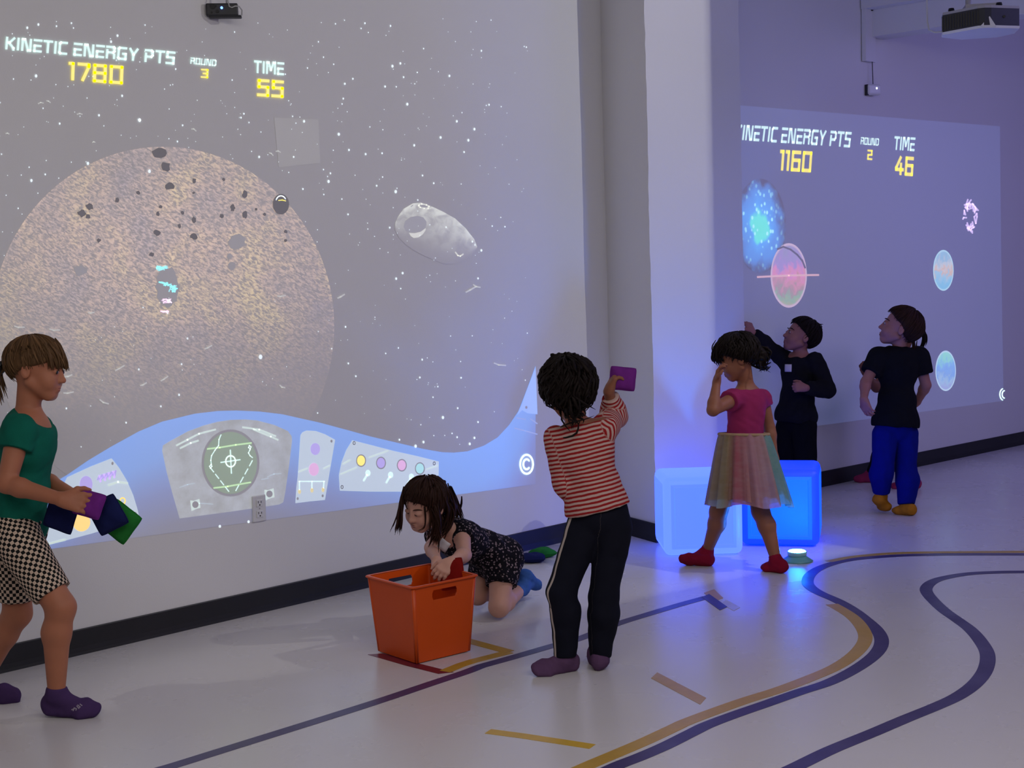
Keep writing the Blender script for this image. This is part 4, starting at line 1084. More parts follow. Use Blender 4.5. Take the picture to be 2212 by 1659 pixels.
def floral_mat(name, c0, c1):
    mt, nt, b = new_mat(name); v = coords(nt)
    vo = nt.nodes.new('ShaderNodeTexVoronoi'); vo.inputs['Scale'].default_value = 78.0
    w = nt.nodes.new('ShaderNodeVectorMath'); w.operation = 'ADD'
    sc_ = nt.nodes.new('ShaderNodeVectorMath'); sc_.operation = 'SCALE'; sc_.inputs['Scale'].default_value = 0.010
    nn = nt.nodes.new('ShaderNodeTexNoise'); nn.inputs['Scale'].default_value = 90; nt.links.new(v, nn.inputs['Vector'])
    nt.links.new(nn.outputs['Color'], sc_.inputs[0]); nt.links.new(v, w.inputs[0]); nt.links.new(sc_.outputs[0], w.inputs[1])
    nt.links.new(w.outputs[0], vo.inputs['Vector'])
    k = ramp(nt, vo.outputs['Distance'], [(0.26, 1.0), (0.36, 0.0)])
    nt.links.new(mix_col(nt, k, c0, c1), b.inputs['Base Color'])
    b.inputs['Roughness'].default_value = 0.9; b.inputs['Specular IOR Level'].default_value = 0.1
    return mt
M_EYE = simple('eye_white', (0.55, 0.52, 0.50), 0.25, 0.02, spec=0.5); M_IRIS = simple('dark_iris', (0.012, 0.008, 0.006), 0.15, 0.1, spec=0.6)
M_LASH = simple('dark_lashes', (0.012, 0.008, 0.006), 0.7, 0.1)

# ------------------------------------------------------------------ a child
def decal(name, strokes, w, target, mat, parent):
    """thin print laid on a cloth: short strokes (photo points) dropped onto the mesh"""
    from mathutils.bvhtree import BVHTree
    me = target.data; off = np.array(parent_matrix(target.parent).translation)
    tree = BVHTree.FromPolygons([tuple(np.array(v_.co)+off) for v_ in me.vertices], [tuple(p.vertices) for p in me.polygons])
    v, f = [], []
    for pl_ in strokes:
        for q in stroke_polys(pl_, w):
            pts = []
            for x, y in q:
                d = unit(ray(x, y)); h = tree.ray_cast(Vector(CAM), Vector(d))
                if h[0] is None: break
                pts.append(np.array(h[0])-d*.0012)
            if len(pts) == 4: n = len(v); v += pts; f.append((n, n+1, n+2, n+3))
    return mesh(name, v, f, mat, parent, False) if v else None
class Child:
    """joints are world points; L and R are the child's own left and right"""
    def __init__(s, label, j, scale, skin, base, vox=0.0035, seed=0, head_scale=None):
        s.j = {k: np.array(v, float) for k, v in j.items()}; s.k = scale; s.vox = vox; s.seed = seed
        s.root = empty('person', tuple(base)); tag(s.root, label, 'person')
        s.skin = skin
        J = s.j
        s.up = unit(J['neck']-J['pelvis'])
        ex = unit(J['shR']-J['shL']); s.fw = unit(np.cross(s.up, ex)); s.rt = np.cross(s.fw, s.up)
        s.hf = unit(J['face']); hu = np.array(J['crown'], float); hu = unit(hu-s.hf*(hu@s.hf)); s.hu = hu; s.hr = np.cross(s.hf, hu)
        s.hk = head_scale or scale
        s.hA = np.array([s.hr, s.hf, s.hu])
    def Lc(s, p):       # world point to head coordinates
        d = (np.array(p)-s.j['head'])/s.hk; return (d@s.hr, d@s.hf, d@s.hu)
    def H(s, x, y, z):      # head coordinates: right, forward, up, for a head 0.2 high
        return s.j['head']+s.hk*(s.hr*x+s.hf*y+s.hu*z)
    def torso_axes(s): return np.array([s.rt, s.fw, s.up])
    def torso(s, f, g=0.0, k=0.03, neckless=False):
        J, q, A = s.j, s.k, s.torso_axes()
        mid = J['chest']*0.45+J['pelvis']*0.55
        f.add(Ball(J['chest']+s.up*0.012*q, np.array([.100, .074, .115])*q+g, A), k)
        f.add(Ball(mid, np.array([.092, .070, .115])*q+g, A), k)
        f.add(Ball(J['pelvis'], np.array([.100, .080, .085])*q+g, A), k)
        for sh in ('shL', 'shR'):
            f.add(Cone(J['neck']*0.7+J['chest']*0.3, J[sh]*0.93+J['neck']*0.07, .040*q+g, .036*q+g), k)
        return f
    def leg_cones(s, sd, g=0.0, loose=0.0):
        J, q = s.j, s.k; h, kn, an = J['hip'+sd], J['knee'+sd], J['ankle'+sd]
        d = unit(kn-h); back = -s.toe_dir(sd)
        out = [Cone(h, kn, .060*q+g, .042*q+g+loose*.4)]
        c1 = kn+(an-kn)*0.30+back*0.010*q
        out += [Cone(kn, c1, .041*q+g+loose*.4, .042*q+g+loose), Cone(c1, an, .041*q+g+loose, .0245*q+g+loose)]
        return out
    def toe_dir(s, sd): return unit(s.j['toe'+sd]-s.j['ankle'+sd]-s.up*0)
    def foot_prims(s, sd, g=0.0):
        J, q = s.j, s.k; an, toe = J['ankle'+sd], J['toe'+sd]; heel = J['heel'+sd]
        sole_up = unit(an-heel-unit(toe-heel)*((an-heel)@unit(toe-heel)))
        w = np.cross(unit(toe-heel), sole_up); ball = heel+(toe-heel)*0.68
        return [Cone(an, heel+sole_up*.016*q, .0245*q+g, .024*q+g), Cone(an, heel+(toe-heel)*0.45+sole_up*.014*q, .024*q+g, .022*q+g),
                Cone(heel+sole_up*.002*q, ball+sole_up*0.0, .021*q+g, .019*q+g, 1.45, w), Cone(ball, toe-unit(toe-heel)*.012*q, .019*q+g, .0125*q+g, 1.9, w)]
    def arm_cones(s, sd, g=0.0, loose=0.0):
        J, q = s.j, s.k; a, e, w = J['sh'+sd], J['el'+sd], J['wr'+sd]
        m_ = e+(w-e)*0.25
        return [Cone(a, e, .036*q+g+loose, .027*q+g+loose), Cone(e, m_, .0265*q+g+loose, .0275*q+g+loose), Cone(m_, w, .0275*q+g+loose, .0185*q+g+loose*.6)]
    def hand(s, f, sd, curl=(0.5, 0.6, 0.4), spread=0.10, thumb=0.7):
        J, q = s.j, s.k*0.98; w = J['wr'+sd]; d = unit(J['hd'+sd]); n = J['pl'+sd]; n = unit(n-d*(n@d))   # n: the palm faces this way
        side = 1 if sd == 'R' else -1
        lat = np.cross(d, n)*side                 # towards the thumb, whichever hand
        f.add(Cone(w, w+d*.020*q, .0175*q, .018*q, 1.25, lat), .012)
        bases = [(.0245, .058, .046), (.008, .061, .052), (-.0085, .058, .048), (-.0235, .052, .038)]
        for o_, l_, _ in bases:
            f.add(Cone(w+d*.014*q+lat*o_*.55*q, w+d*l_*q+lat*o_*q, .0125*q, .0092*q), .010)
        for i, (o_, l_, L) in enumerate(bases):
            p = w+d*l_*q+lat*o_*q; ang = 0; fan = spread*o_/.0245
            dd = unit(d+lat*fan); r0 = .0078*q if i < 3 else .0068*q
            for c_, fr, ra, rb in zip(curl, (.45, .31, .24), (1, .92, .84), (.92, .84, .74)):
                ang += c_; e = p+(dd*math.cos(ang)+n*math.sin(ang))*L*fr*q
                f.add(Cone(p, e, r0*ra, r0*rb), .004); p = e
        t0 = w+d*.016*q+lat*.017*q
        t1 = t0+unit(d*.62+lat*.72+n*.25)*.030*q; t2 = t1+unit(d*(.55+.4*thumb)+lat*.35+n*(.25+.5*thumb))*.022*q; t3 = t2+unit(d*.8+n*.5*thumb)*.017*q
        f.add(Cone(t0, t1, .0125*q, .0095*q), .008); f.add(Cone(t1, t2, .0092*q, .0080*q), .004); f.add(Cone(t2, t3, .0080*q, .0062*q), .004)
    def head(s, f):
        q = s.hk; A = s.hA; H = s.H
        f.add(Ball(H(0, -.014, .024), np.array([.071, .086, .075])*q, A), .02)
        f.add(Ball(H(0, .026, -.026), np.array([.055, .052, .066])*q, A), .02)
        f.add(Ball(H(0, .049, -.077), np.array([.024, .021, .019])*q, A), .024)
        for sx in (-1, 1):
            f.add(Ball(H(sx*.030, .048, -.038), np.array([.025, .024, .027])*q, A), .02)
            f.add(Cone(H(sx*.050, -.005, -.045), H(sx*.018, .048, -.084), .016*q, .013*q), .02)
        for sx in (-1, 1): f.sub(Ball(H(sx*.029, .094, -.003), np.array([.019, .020, .0135])*q, A), .012*q)
        for sx in (-1, 1):   # lids
            f.add(Ball(H(sx*.028, .0675, -.002), np.array([.0145, .0105, .0105])*q, A), .006)
        f.add(Cone(H(0, .073, .004), H(0, .084, -.026), .0075*q, .009*q), .012)
        f.add(Ball(H(0, .0885, -.030), .0088*q), .007)
        for sx in (-1, 1): f.add(Ball(H(sx*.0095, .081, -.033), .0068*q), .006)
        f.add(Ball(H(0, .0715, -.0555), np.array([.018, .0085, .0060])*q, A), .008)
        f.add(Ball(H(0, .0705, -.0650), np.array([.0155, .0085, .0062])*q, A), .006)
        for sx in (-1, 1):
            B = np.array([unit(s.hr*sx+s.hf*.25), unit(s.hf-s.hr*sx*.25), s.hu])
            f.add(Ball(H(sx*.0735, -.012, -.010), np.array([.0085, .0155, .0245])*q, B), .006)
            f.sub(Ball(H(sx*.0815, -.007, -.008), np.array([.0055, .0085, .0145])*q, B), .004)
        f.add(Cone(H(0, -.022, -.045), s.j['neck']-s.up*.02*s.k, .036*s.k, .037*s.k), .022)
    def body(s, curlL=(0.5, 0.6, 0.4), curlR=(0.5, 0.6, 0.4)):
        f = Field(); s.torso(f)
        for sd in 'LR':
            for c_ in s.leg_cones(sd): f.add(c_, .02)
            for c_ in s.foot_prims(sd): f.add(c_, .014)
            for c_ in s.arm_cones(sd): f.add(c_, .016)
        s.head(f)
        s.hand(f, 'L', curlL); s.hand(f, 'R', curlR)
        v, q = f.surface(s.vox, 1)
        s.body_obj = mesh('body', v, q, s.skin, s.root)
        return s.body_obj
    def shell(s, name, f, mat, vox=None, fold=0.0, freq=22, stretch=(1, 1, 1), axes=None, smooth=2):
        v, q = f.surface(vox or s.vox*1.25, smooth)
        if fold: v = folds(v, q, fold, freq, s.seed+len(name), stretch)
        o = mesh(name, v, q, mat, s.root)
        if axes: s.uv(o, v, axes)
        return o
    def uv(s, o, v, axes):
        """pu: metres along the nearest axis, pv: metres round it, from its zero direction"""
        best = np.full(len(v), 9.0); pu = np.zeros(len(v)); pv = np.zeros(len(v)); off = 0
        for a, b_, r_, zero in axes:
            a = np.array(a, float); b_ = np.array(b_, float); d = b_-a; L = np.linalg.norm(d); d /= L
            w = v-a; t = w@d; tc = np.clip(t, 0, L); rad = w-tc[:, None]*d
            dd = np.linalg.norm(rad, axis=1)-r_
            z0 = unit(np.array(zero)-d*(np.array(zero)@d)); z1 = np.cross(d, z0)
            an = np.arctan2(rad@z1, rad@z0)*r_
            m_ = dd < best; best[m_] = dd[m_]; pu[m_] = t[m_]+off; pv[m_] = an[m_]
        attr(o, 'pu', pu+5); attr(o, 'pv', pv)
    def shirt(s, name, mat, sleeve, g=.011, hem=0.0, loose=.004, fold=.004, axes=None, neck_drop=.012, freq=22, vox=None, flare=0.0, scoop=.18):
        J, q = s.j, s.k
        f = Field(); s.torso(f, g)
        if flare: f.add(Ball(J['pelvis']+s.up*.02*q, np.array([.103, .085, .09])*q+g+flare, s.torso_axes()), .03)
        f.cut(J['neck']-s.up*neck_drop*q, unit(s.up*1.0+s.fw*scoop))
        f.cut(J['pelvis']-s.up*(hem)*q, -s.up)
        for sd in 'LR':
            a = Field(); cs = s.arm_cones(sd, g*.75, loose)
            if sleeve <= 1:
                e = J['sh'+sd]+(J['el'+sd]-J['sh'+sd])*sleeve
                a.add(Cone(J['sh'+sd], J['el'+sd], .036*q+g+loose, .030*q+g+loose), .01); a.cut(e, unit(J['el'+sd]-J['sh'+sd]))
            else:
                for c_ in cs: a.add(c_, .016)
                e = J['el'+sd]+(J['wr'+sd]-J['el'+sd])*(sleeve-1); a.cut(e, unit(J['wr'+sd]-J['el'+sd]))
            f.merge(a, .014)
        return s.shell(name, f, mat, vox, fold, freq, axes=axes)
    def trousers(s, name, mat, part, g=.010, loose=.010, waist=.035, fold=.004, axes=None, freq=20, stretch=(1, 1, 1.2), vox=None):
        """part: 0-1 along the thigh, 1-2 along the shin"""
        J, q, A = s.j, s.k, s.torso_axes()
        f = Field()
        f.add(Ball(J['pelvis'], np.array([.100, .080, .085])*q+g, A), .03)
        for sd in 'LR':
            l = Field()
            cs = s.leg_cones(sd, g, loose)
            for c_ in (cs if part > 1 else cs[:1]): l.add(c_, .02)
            if part <= 1: e = J['hip'+sd]+(J['knee'+sd]-J['hip'+sd])*part; l.cut(e, unit(J['knee'+sd]-J['hip'+sd]))
            else: e = J['knee'+sd]+(J['ankle'+sd]-J['knee'+sd])*(part-1); l.cut(e, unit(J['ankle'+sd]-J['knee'+sd]))
            f.merge(l, .009)
        f.cut(J['pelvis']+s.up*waist*q, s.up)
        return s.shell(name, f, mat, vox, fold, freq, stretch, axes)
    def sock(s, sd, mat, height=.03):
        J, q = s.j, s.k; f = Field()
        for p in s.foot_prims(sd, .004)[1:]: f.add(p, .014)
        d = unit(J['knee'+sd]-J['ankle'+sd]); top = J['ankle'+sd]+d*height*q
        c = Field(); c.add(s.foot_prims(sd, .004)[0], .014); c.add(Cone(J['ankle'+sd], top+d*.02, .0245*q+.004, .0265*q+.004), .014); c.cut(top, d)
        f.merge(c, .014)
        return s.shell('sock', f, mat, s.vox, 0.001, 60, smooth=1)
    def face(s, lips=None, eyes=True, closed=False, brow=None, glance=(0, 0)):
        q = s.hk; H = s.H
        for sx in (-1, 1):
            if eyes and not closed:
                e = blob('eye', H(sx*.028, .0668, -.003), np.array([.0125, .0125, .0078])*q, s.hA, M_EYE, s.root)
                blob('iris', H(sx*.028+glance[0], .0755, -.003+glance[1]), np.array([.0062, .0042, .0066])*q, s.hA, M_IRIS, e)
            MB().tube([H(sx*(.015+.0045*i), .0775-.0013*i*i*.6, -.003+(.0068 if not closed else -.0045)+.0012*(i-1)*(3-i)*(1 if not closed else -1)) for i in range(6)], [.0010*q, .0017*q, .0021*q, .0021*q, .0018*q, .0010*q], 6).build('eyelashes', M_LASH, s.root, True)
            if brow: MB().tube([H(sx*(.013+.0062*i), .0815-.0021*i*i*.55, .0165+.0022*i*(4-i)*.45) for i in range(6)], [.0012*q, .0022*q, .0026*q, .0024*q, .0018*q, .0009*q], 6).build('eyebrow', brow, s.root, True)
        if lips:
            f = Field(); f.add(Ball(H(0, .0735, -.0560), np.array([.0165, .0075, .0042])*q, s.hA), .004); f.add(Ball(H(0, .0725, -.0640), np.array([.0140, .0078, .0048])*q, s.hA), .003)
            v, qd = f.surface(.002, 1); mesh('lips', v, qd, lips, s.root)
    # hair: a cap over the skull plus tapering locks, one mesh
    def hair(s, mat, ends, pad=.010, locks=220, lock_r=.0042, curl=0.0, jitter=.006, extra=(), seed=1, lift=0.0, rough=.004, back=-.014, crown_tilt=.25):
        rnd = np.random.RandomState(seed); q = s.hk
        R3 = np.array([.071+pad, .086+pad, .075+pad]); c0 = np.array([0, back, .024])
        ph, th = np.radians([e[0] for e in ends]), np.radians([e[1] for e in ends])
        def end(p):
            p = (p+PI) % (2*PI)-PI; return np.interp(p, ph, th)
        ct, st = math.cos(crown_tilt), math.sin(crown_tilt)
        def P_(p, t, r_=1.0):
            x, y, z = math.sin(t)*math.sin(p), math.sin(t)*math.cos(p), math.cos(t)
            y, z = y*ct-z*st, y*st+z*ct          # the whorl sits behind the top of the head
            return c0+R3*np.array([x, y, z])*r_
        NP, NT = 64, 18; v, f, pu, pv = [], [], [], []
        for i in range(NT+1):
            for k in range(NP):
                p = -PI+2*PI*k/NP; t = end(p)*(i/NT if i < NT else 1.0)+1e-3
                r_ = 1+rough*4*math.sin(9*p+3*t+seed)*math.sin(5*p-2*t)*min(1, i/4)
                if i == NT: r_ = 0.90
                v.append(s.H(*P_(p, t, r_))); pu.append(p*9); pv.append(t*1.3)
        for i in range(NT):
            for k in range(NP):
                k2 = (k+1) % NP; f.append((i*NP+k, (i+1)*NP+k, (i+1)*NP+k2, i*NP+k2))
        f = [tuple(q_) for q_ in f]
        def lock(pts, r0, wide=1.0):
            n0 = len(v); m_ = MB().tube(pts, [r0*q*(.55+.45*min(1, i/2))*(1-.85*max(0, (i/(len(pts)-1)-.45)/.55)**1.6) for i in range(len(pts))], 5)
            a = rnd.uniform(0, 50)
            for i_, p_ in enumerate(m_.v): v.append(p_); pu.append(a); pv.append((i_//5)*.12)
            f.extend([tuple(i_+n0 for i_ in q_) for q_ in m_.f])
        for _ in range(locks):
            p = rnd.uniform(-PI, PI); te = end(p)*rnd.uniform(.80, 1.07); t0 = te*rnd.uniform(.02, .5)
            w = rnd.uniform(-.25, .25); pts = []
            off = rnd.uniform(-.004, jitter); cph = rnd.uniform(0, 6)
            for i in range(9):
                u = i/8; t = t0+(te-t0)*u
                b_ = P_(p+w*u*u+curl*.16*math.sin(cph+9*u), t, 1+off/.08+lift*u*u+curl*.05*math.sin(cph+11*u))
                pts.append(s.H(*b_))
            lock(pts, lock_r*rnd.uniform(.7, 1.25))
        for e in extra:      # (root points, count, spread at root, spread at tip, radius)
            pts0, n, s0, s1, r0 = e
            for _ in range(n):
                a = rnd.normal(size=3)*s0; b_ = rnd.normal(size=3)*s1; pts = []
                P0 = catmull([np.array(p_, float) for p_ in pts0], 3)
                for i, p_ in enumerate(P0):
                    u = i/(len(P0)-1); wv = curl*.006*np.array([math.sin(7*u+a[0]*900), math.cos(6*u+a[1]*900), math.sin(5*u+a[2]*900)])
                    pts.append(s.H(*p_)+(a*(1-u)+b_*u)*q+wv)
                lock(pts, r0*rnd.uniform(.7, 1.3))
        o = mesh('hair', v, f, mat, s.root)
        attr(o, 'pu', pu); attr(o, 'pv', pv)
        return o
def blob(name, c, r, A, mat, parent, n=14, m_=10):
    v, f = [], []
    for i in range(m_+1):
        t = PI*i/m_
        for k in range(n):
            p = 2*PI*k/n; d = np.array([math.sin(t)*math.cos(p), math.sin(t)*math.sin(p), math.cos(t)])*r
            v.append(np.array(c)+d@np.array(A))
    for i in range(m_):
        for k in range(n):
            k2 = (k+1) % n; f.append((i*n+k, (i+1)*n+k, (i+1)*n+k2, i*n+k2))
    return mesh(name, v, f, mat, parent)
def sticker(name, c, right, up, w, h, mat, parent):
    right = unit(right); up = unit(up-right*(up@right)); n = np.cross(right, up); v, f = [], []
    for i in range(5):
        for k in range(4):
            a, b_ = i/4-.5, k/3-.5
            v.append(np.array(c)+right*a*w+up*b_*h+n*(-.010*a*a*4*.3+.0012*math.sin(9*a+4*b_)))
    for i in range(4):
        for k in range(3): q_ = i*4+k; f.append((q_, q_+4, q_+5, q_+1))
    o = mesh(name, v, f, mat, parent); sd = o.modifiers.new('solid', 'SOLIDIFY'); sd.thickness = 0.001; return o

# ------------------------------------------------------------------ the children
A_ = at_depth
D_ = cam_dir
def floor_pt(px, py, z=0.02): return on_floor(px, py, z)
def G_(px, py, r): p = on_floor(px, py); return np.array([p[0], p[1], r])   # a foot point resting on the floor
SK_A = skin_mat('fair_skin', (0.40, 0.155, 0.085)); SK_E = skin_mat('dim_skin', (0.34, 0.15, 0.135)); SK_B = skin_mat('pale_skin', (0.58, 0.32, 0.245)); SK_C = skin_mat('tan_skin', (0.27, 0.105, 0.06)); SK_D = skin_mat('brown_skin', (0.20, 0.075, 0.04))
LIPS = simple('lips', (0.30, 0.085, 0.06), 0.5, 0.05); LIPS2 = simple('dark_lips', (0.20, 0.05, 0.045), 0.5, 0.05)
H_FAIR = hair_mat('light_brown_hair', (0.115, 0.060, 0.026), 2.0); H_BROWN = hair_mat('brown_hair', (0.030, 0.012, 0.008), 1.7); H_DARK = hair_mat('dark_hair', (0.010, 0.006, 0.005), 1.6)
M_STICKER = simple('paper_label', (0.62, 0.58, 0.62), 0.7, 0.03)

# --- 1: ponytailed girl at the left edge, walking right
j = dict(head=A_(82,797,4.86), face=D_(1,-.10,.04), crown=D_(.10,1,0), neck=A_(60,905,4.865), chest=A_(58,968,4.87), pelvis=A_(36,1140,4.88),
 shR=A_(42,930,4.765), shL=A_(76,926,4.965), elR=A_(14,1045,4.72), wrR=A_(134,1079,4.67), elL=A_(88,1035,5.03), wrL=A_(162,1072,4.88),
 hipR=A_(40,1168,4.81), hipL=A_(30,1168,4.945), kneeR=A_(132,1312,4.78), ankleR=A_(122,1500,4.80), heelR=G_(112,1546,.032), toeR=G_(214,1547,.021),
 kneeL=A_(38,1325,4.985), ankleL=A_(-42,1478,5.05), heelL=G_(-56,1520,.036), toeL=G_(43,1517,.022),
 hdR=D_(1,-.16,-.05), plR=D_(.1,-.35,-1), hdL=D_(.9,-.3,.5), plL=D_(0,-.5,.9))
g1 = Child('child in teal tee and gingham shorts at left edge, walking right with bean bags', j, 1.13, SK_A, on_floor(150, 1548), .0034, 1, 1.04)
g1.body((.55,.7,.45), (.45,.65,.5))
g1.face(LIPS, brow=H_FAIR, glance=(.003, -.001))
sp = [(j['pelvis'], j['neck'], .09, D_(0,0,1))]
g1.shirt('tee', fabric('teal_jersey', (0.006, 0.115, 0.078), 0.2), .36, .012, .058, .006, .0035, neck_drop=-.012, scoop=.42)
ga = [(j['hipR'], j['kneeR'], .075, D_(0,0,1)), (j['hipL'], j['kneeL'], .075, D_(0,0,1))]
g1.trousers('shorts', gingham_mat('black_and_cream_gingham', (0.012,0.012,0.012), (0.60,0.46,0.35), .0235), .80, .013, .006, .055, .0025, ga)
M_PSOCK = fabric('purple_sock', (0.062, 0.032, 0.105), 0.15, 600)
sock_r = g1.sock('R', M_PSOCK, .022); g1.sock('L', M_PSOCK, .035)
decal('sock_lettering', [[(155,1533),(160,1531),(158,1535)], [(160,1529),(165,1531),(164,1534)], [(166,1525),(170,1530)], [(168,1523),(173,1527),(170,1530)], [(173,1521),(177,1524)]], 2.2, sock_r, simple('pale_print', (0.30, 0.26, 0.32), 0.9), g1.root)
g1.hair(H_FAIR, [(-180,128),(-140,122),(-110,110),(-92,105),(-72,104),(-50,100),(-28,92),(0,88),(28,92),(50,100),(72,104),(92,105),(110,110),(140,122),(180,128)], .011, 300, .0038, 0, .004,
 extra=[([(0,-.096,.0),(0,-.122,-.004),(0,-.134,-.025),(.004,-.130,-.06),(.0,-.118,-.105)], 46, .006, .014, .0045),
        ([(.028,.030,.086),(.029,.057,.064),(.028,.073,.038),(.027,.081,.010)], 26, .007, .007, .0034), ([(-.028,.030,.086),(-.029,.057,.064),(-.028,.073,.038),(-.027,.081,.010)], 26, .007, .007, .0034), ([(0,.034,.088),(0,.062,.065),(0,.078,.038),(0,.085,.010)], 26, .007, .007, .0034), ([(.052,.03,.078),(.056,.054,.05),(.054,.063,.025),(.050,.066,.006)], 18, .005, .005, .0034)], seed=3)
MB().tube([g1.H(.022*math.cos(q), -.118+.006*math.sin(q), -.004+.022*math.sin(q)) for q in np.linspace(0, 2*PI, 17)], .0065, 8, False).build('hair_tie', M_BLACK, g1.root, True)

# --- 2: kneeling girl behind the crate
j = dict(head=A_(916,1090,5.74), face=D_(-.60,-.38,.70), crown=D_(-.10,.90,.40), neck=A_(962,1146,5.86), chest=A_(1000,1168,5.95), pelvis=A_(1072,1198,6.15),
 shL=A_(998,1156,5.86), shR=A_(942,1158,5.99), elL=A_(1003,1199,5.69), wrL=A_(976,1213,5.575), elR=A_(932,1183,5.86), wrR=A_(943,1210,5.66),
 hipL=A_(1086,1212,6.09), hipR=A_(1056,1212,6.23), kneeL=A_(1078,1311,5.99), kneeR=A_(1032,1285,6.13), ankleL=A_(1128,1272,6.22), ankleR=A_(1092,1258,6.38),
 heelL=A_(1134,1240,6.25), toeL=A_(1158,1270,6.38), heelR=A_(1100,1232,6.42), toeR=A_(1122,1262,6.52),
 hdL=D_(-.62,-.55,.50), plL=D_(-.1,-.6,-.75), hdR=D_(.2,-.9,.4), plR=D_(.6,-.2,.5))
g2 = Child('child in black floral dress kneeling and reaching into the orange crate', j, 1.0, SK_B, on_floor(1078, 1335), .0036, 2, 1.0)
g2.body((.45,.6,.4), (.5,.6,.4))
g2.face(LIPS2, closed=True, brow=H_BROWN)
M_FLORAL = floral_mat('black_floral_cotton', (0.008,0.007,0.011), (0.27,0.20,0.22))
f = Field(); g2.torso(f, .013)
up = g2.up
for sd in 'LR':
    c_ = g2.leg_cones(sd, .020)[0]; l = Field(); l.add(c_, .02); l.cut(j['hip'+sd]+(j['knee'+sd]-j['hip'+sd])*.54, j['knee'+sd]-j['hip'+sd]); f.merge(l, .05)
f.cut(j['neck']-up*.015, up+g2.fw*.25)
for sd in 'LR':
    a = Field(); a.add(Cone(j['sh'+sd], j['el'+sd], .046, .044), .01); a.cut(j['sh'+sd]+(j['el'+sd]-j['sh'+sd])*.22, j['el'+sd]-j['sh'+sd]); f.merge(a, .014)
g2.shell('dress', f, M_FLORAL, fold=.0045, freq=20)
ga = [(j['hipL'], j['kneeL'], .07, D_(0,0,1)), (j['hipR'], j['kneeR'], .07, D_(0,0,1))]
g2.trousers('shorts', gingham_mat('black_and_white_gingham', (0.012,0.012,0.014), (0.42,0.38,0.42), .017), .80, .016, .003, -.03, .002, ga)
M_BSOCK = fabric('blue_sock', (0.05, 0.13, 0.42), 0.2, 500)
g2.sock('L', M_BSOCK, .055); g2.sock('R', M_BSOCK, .055)
sticker('name_sticker', A_(958,1178,5.76), D_(1,-.72,.3), D_(.72,1,.3), .044, .044, M_STICKER, g2.root)
g2.hair(H_BROWN, [(-180,142),(-120,136),(-95,128),(-70,124),(-52,98),(-30,89),(0,87),(30,89),(52,98),(70,124),(95,122),(120,132),(180,142)], .013, 300, .0042, .2, .006,
 extra=[([(-.066,.02,.03),(-.080,.025,-.03),(-.080,.035,-.09),(-.074,.05,-.125)], 34, .010, .013, .0042), ([(.066,-.02,.03),(.078,-.04,-.02),(.078,-.06,-.055),(.07,-.07,-.08)], 40, .012, .014, .0042),
        ([(.05,-.06,.03),(.062,-.085,-.03),(.064,-.095,-.065),(.058,-.10,-.095)], 46, .018, .018, .0045), ([(-.05,-.06,.03),(-.062,-.075,-.04),(-.062,-.05,-.10),(-.055,-.02,-.12)], 40, .018, .018, .0045), ([(0,-.09,.03),(0,-.105,-.04),(0,-.09,-.10)], 40, .02, .02, .0045),
        ([(-.054,.052,.03),(-.060,.064,-.02),(-.054,.072,-.055),(-.03,.084,-.072)], 4, .0015, .0015, .0022),
        ([g2.Lc(A_(*p)) for p in ((874,1058,5.72),(867,1092,5.70),(863,1122,5.70),(858,1146,5.70))], 26, .006, .010, .0042), ([g2.Lc(A_(*p)) for p in ((968,1062,5.86),(982,1092,5.90),(992,1118,5.92))], 40, .016, .014, .0045)], seed=5)

# --- 3: boy in the striped top, seen from behind, throwing
j = dict(head=A_(1229,846,5.16), face=D_(-.05,-.02,-1), crown=D_(-.13,1,.05), neck=A_(1248,918,5.19), chest=A_(1262,978,5.19), pelvis=A_(1294,1112,5.19),
 shL=A_(1204,950,5.20), shR=A_(1303,925,5.17), elL=A_(1219,1046,5.19), wrL=A_(1262,1086,5.31), elR=A_(1327,900,5.32), wrR=A_(1315,846,5.25),
 hipL=A_(1264,1135,5.19), hipR=A_(1325,1135,5.19), kneeL=A_(1213,1280,5.15), kneeR=A_(1303,1285,5.18), ankleL=A_(1220,1424,5.18), ankleR=A_(1298,1424,5.22),
 heelL=G_(1235,1447,.024), toeL=G_(1152,1461,.022), heelR=G_(1290,1448,.034), toeR=G_(1280,1425,.020),
 hdL=D_(.8,-.3,-.6), plL=D_(.2,.3,-.9), hdR=D_(.35,1,.1), plR=D_(1,-.3,-.2))
b3 = Child('child in red striped top and navy track pants throwing, back turned', j, 1.0, SK_C, on_floor(1235, 1452), .0035, 3, 1.03)
b3.body((.6,.8,.6), (.7,.8,.5))
b3.face(LIPS2)
ax = [(j['pelvis'], j['neck'], .10, D_(0,0,1))]+[(j['sh'+s_], j['el'+s_], .045, D_(0,0,1)) for s_ in 'LR']+[(j['el'+s_], j['wr'+s_], .035, D_(0,0,1)) for s_ in 'LR']
b3.shirt('striped_top', stripe_mat('red_white_stripes', (0.52,0.36,0.32), (0.30,0.016,0.018), .0155, .50, .004), 1.80, .014, -.020, .006, .0045, ax, .004, vox=.004, flare=.004)
lt = [(j['hipL'], j['kneeL'], .075, D_(-1,0,.55)), (j['kneeL'], j['ankleL'], .055, D_(-1,0,.55)), (j['hipR'], j['kneeR'], .075, D_(1,0,-.9)), (j['kneeR'], j['ankleR'], .055, D_(1,0,-.9))]
b3.trousers('track_pants', side_stripe_mat('navy_with_side_stripe', (0.0045,0.005,0.012), (0.48,0.41,0.36), .0085), 1.95, .010, .004, .045, .004, lt, 16, (1,1,1.5), .004)
M_MSOCK = fabric('mauve_sock', (0.105, 0.052, 0.115), 0.15, 600)
b3.sock('L', M_MSOCK, .05); b3.sock('R', M_MSOCK, .05)
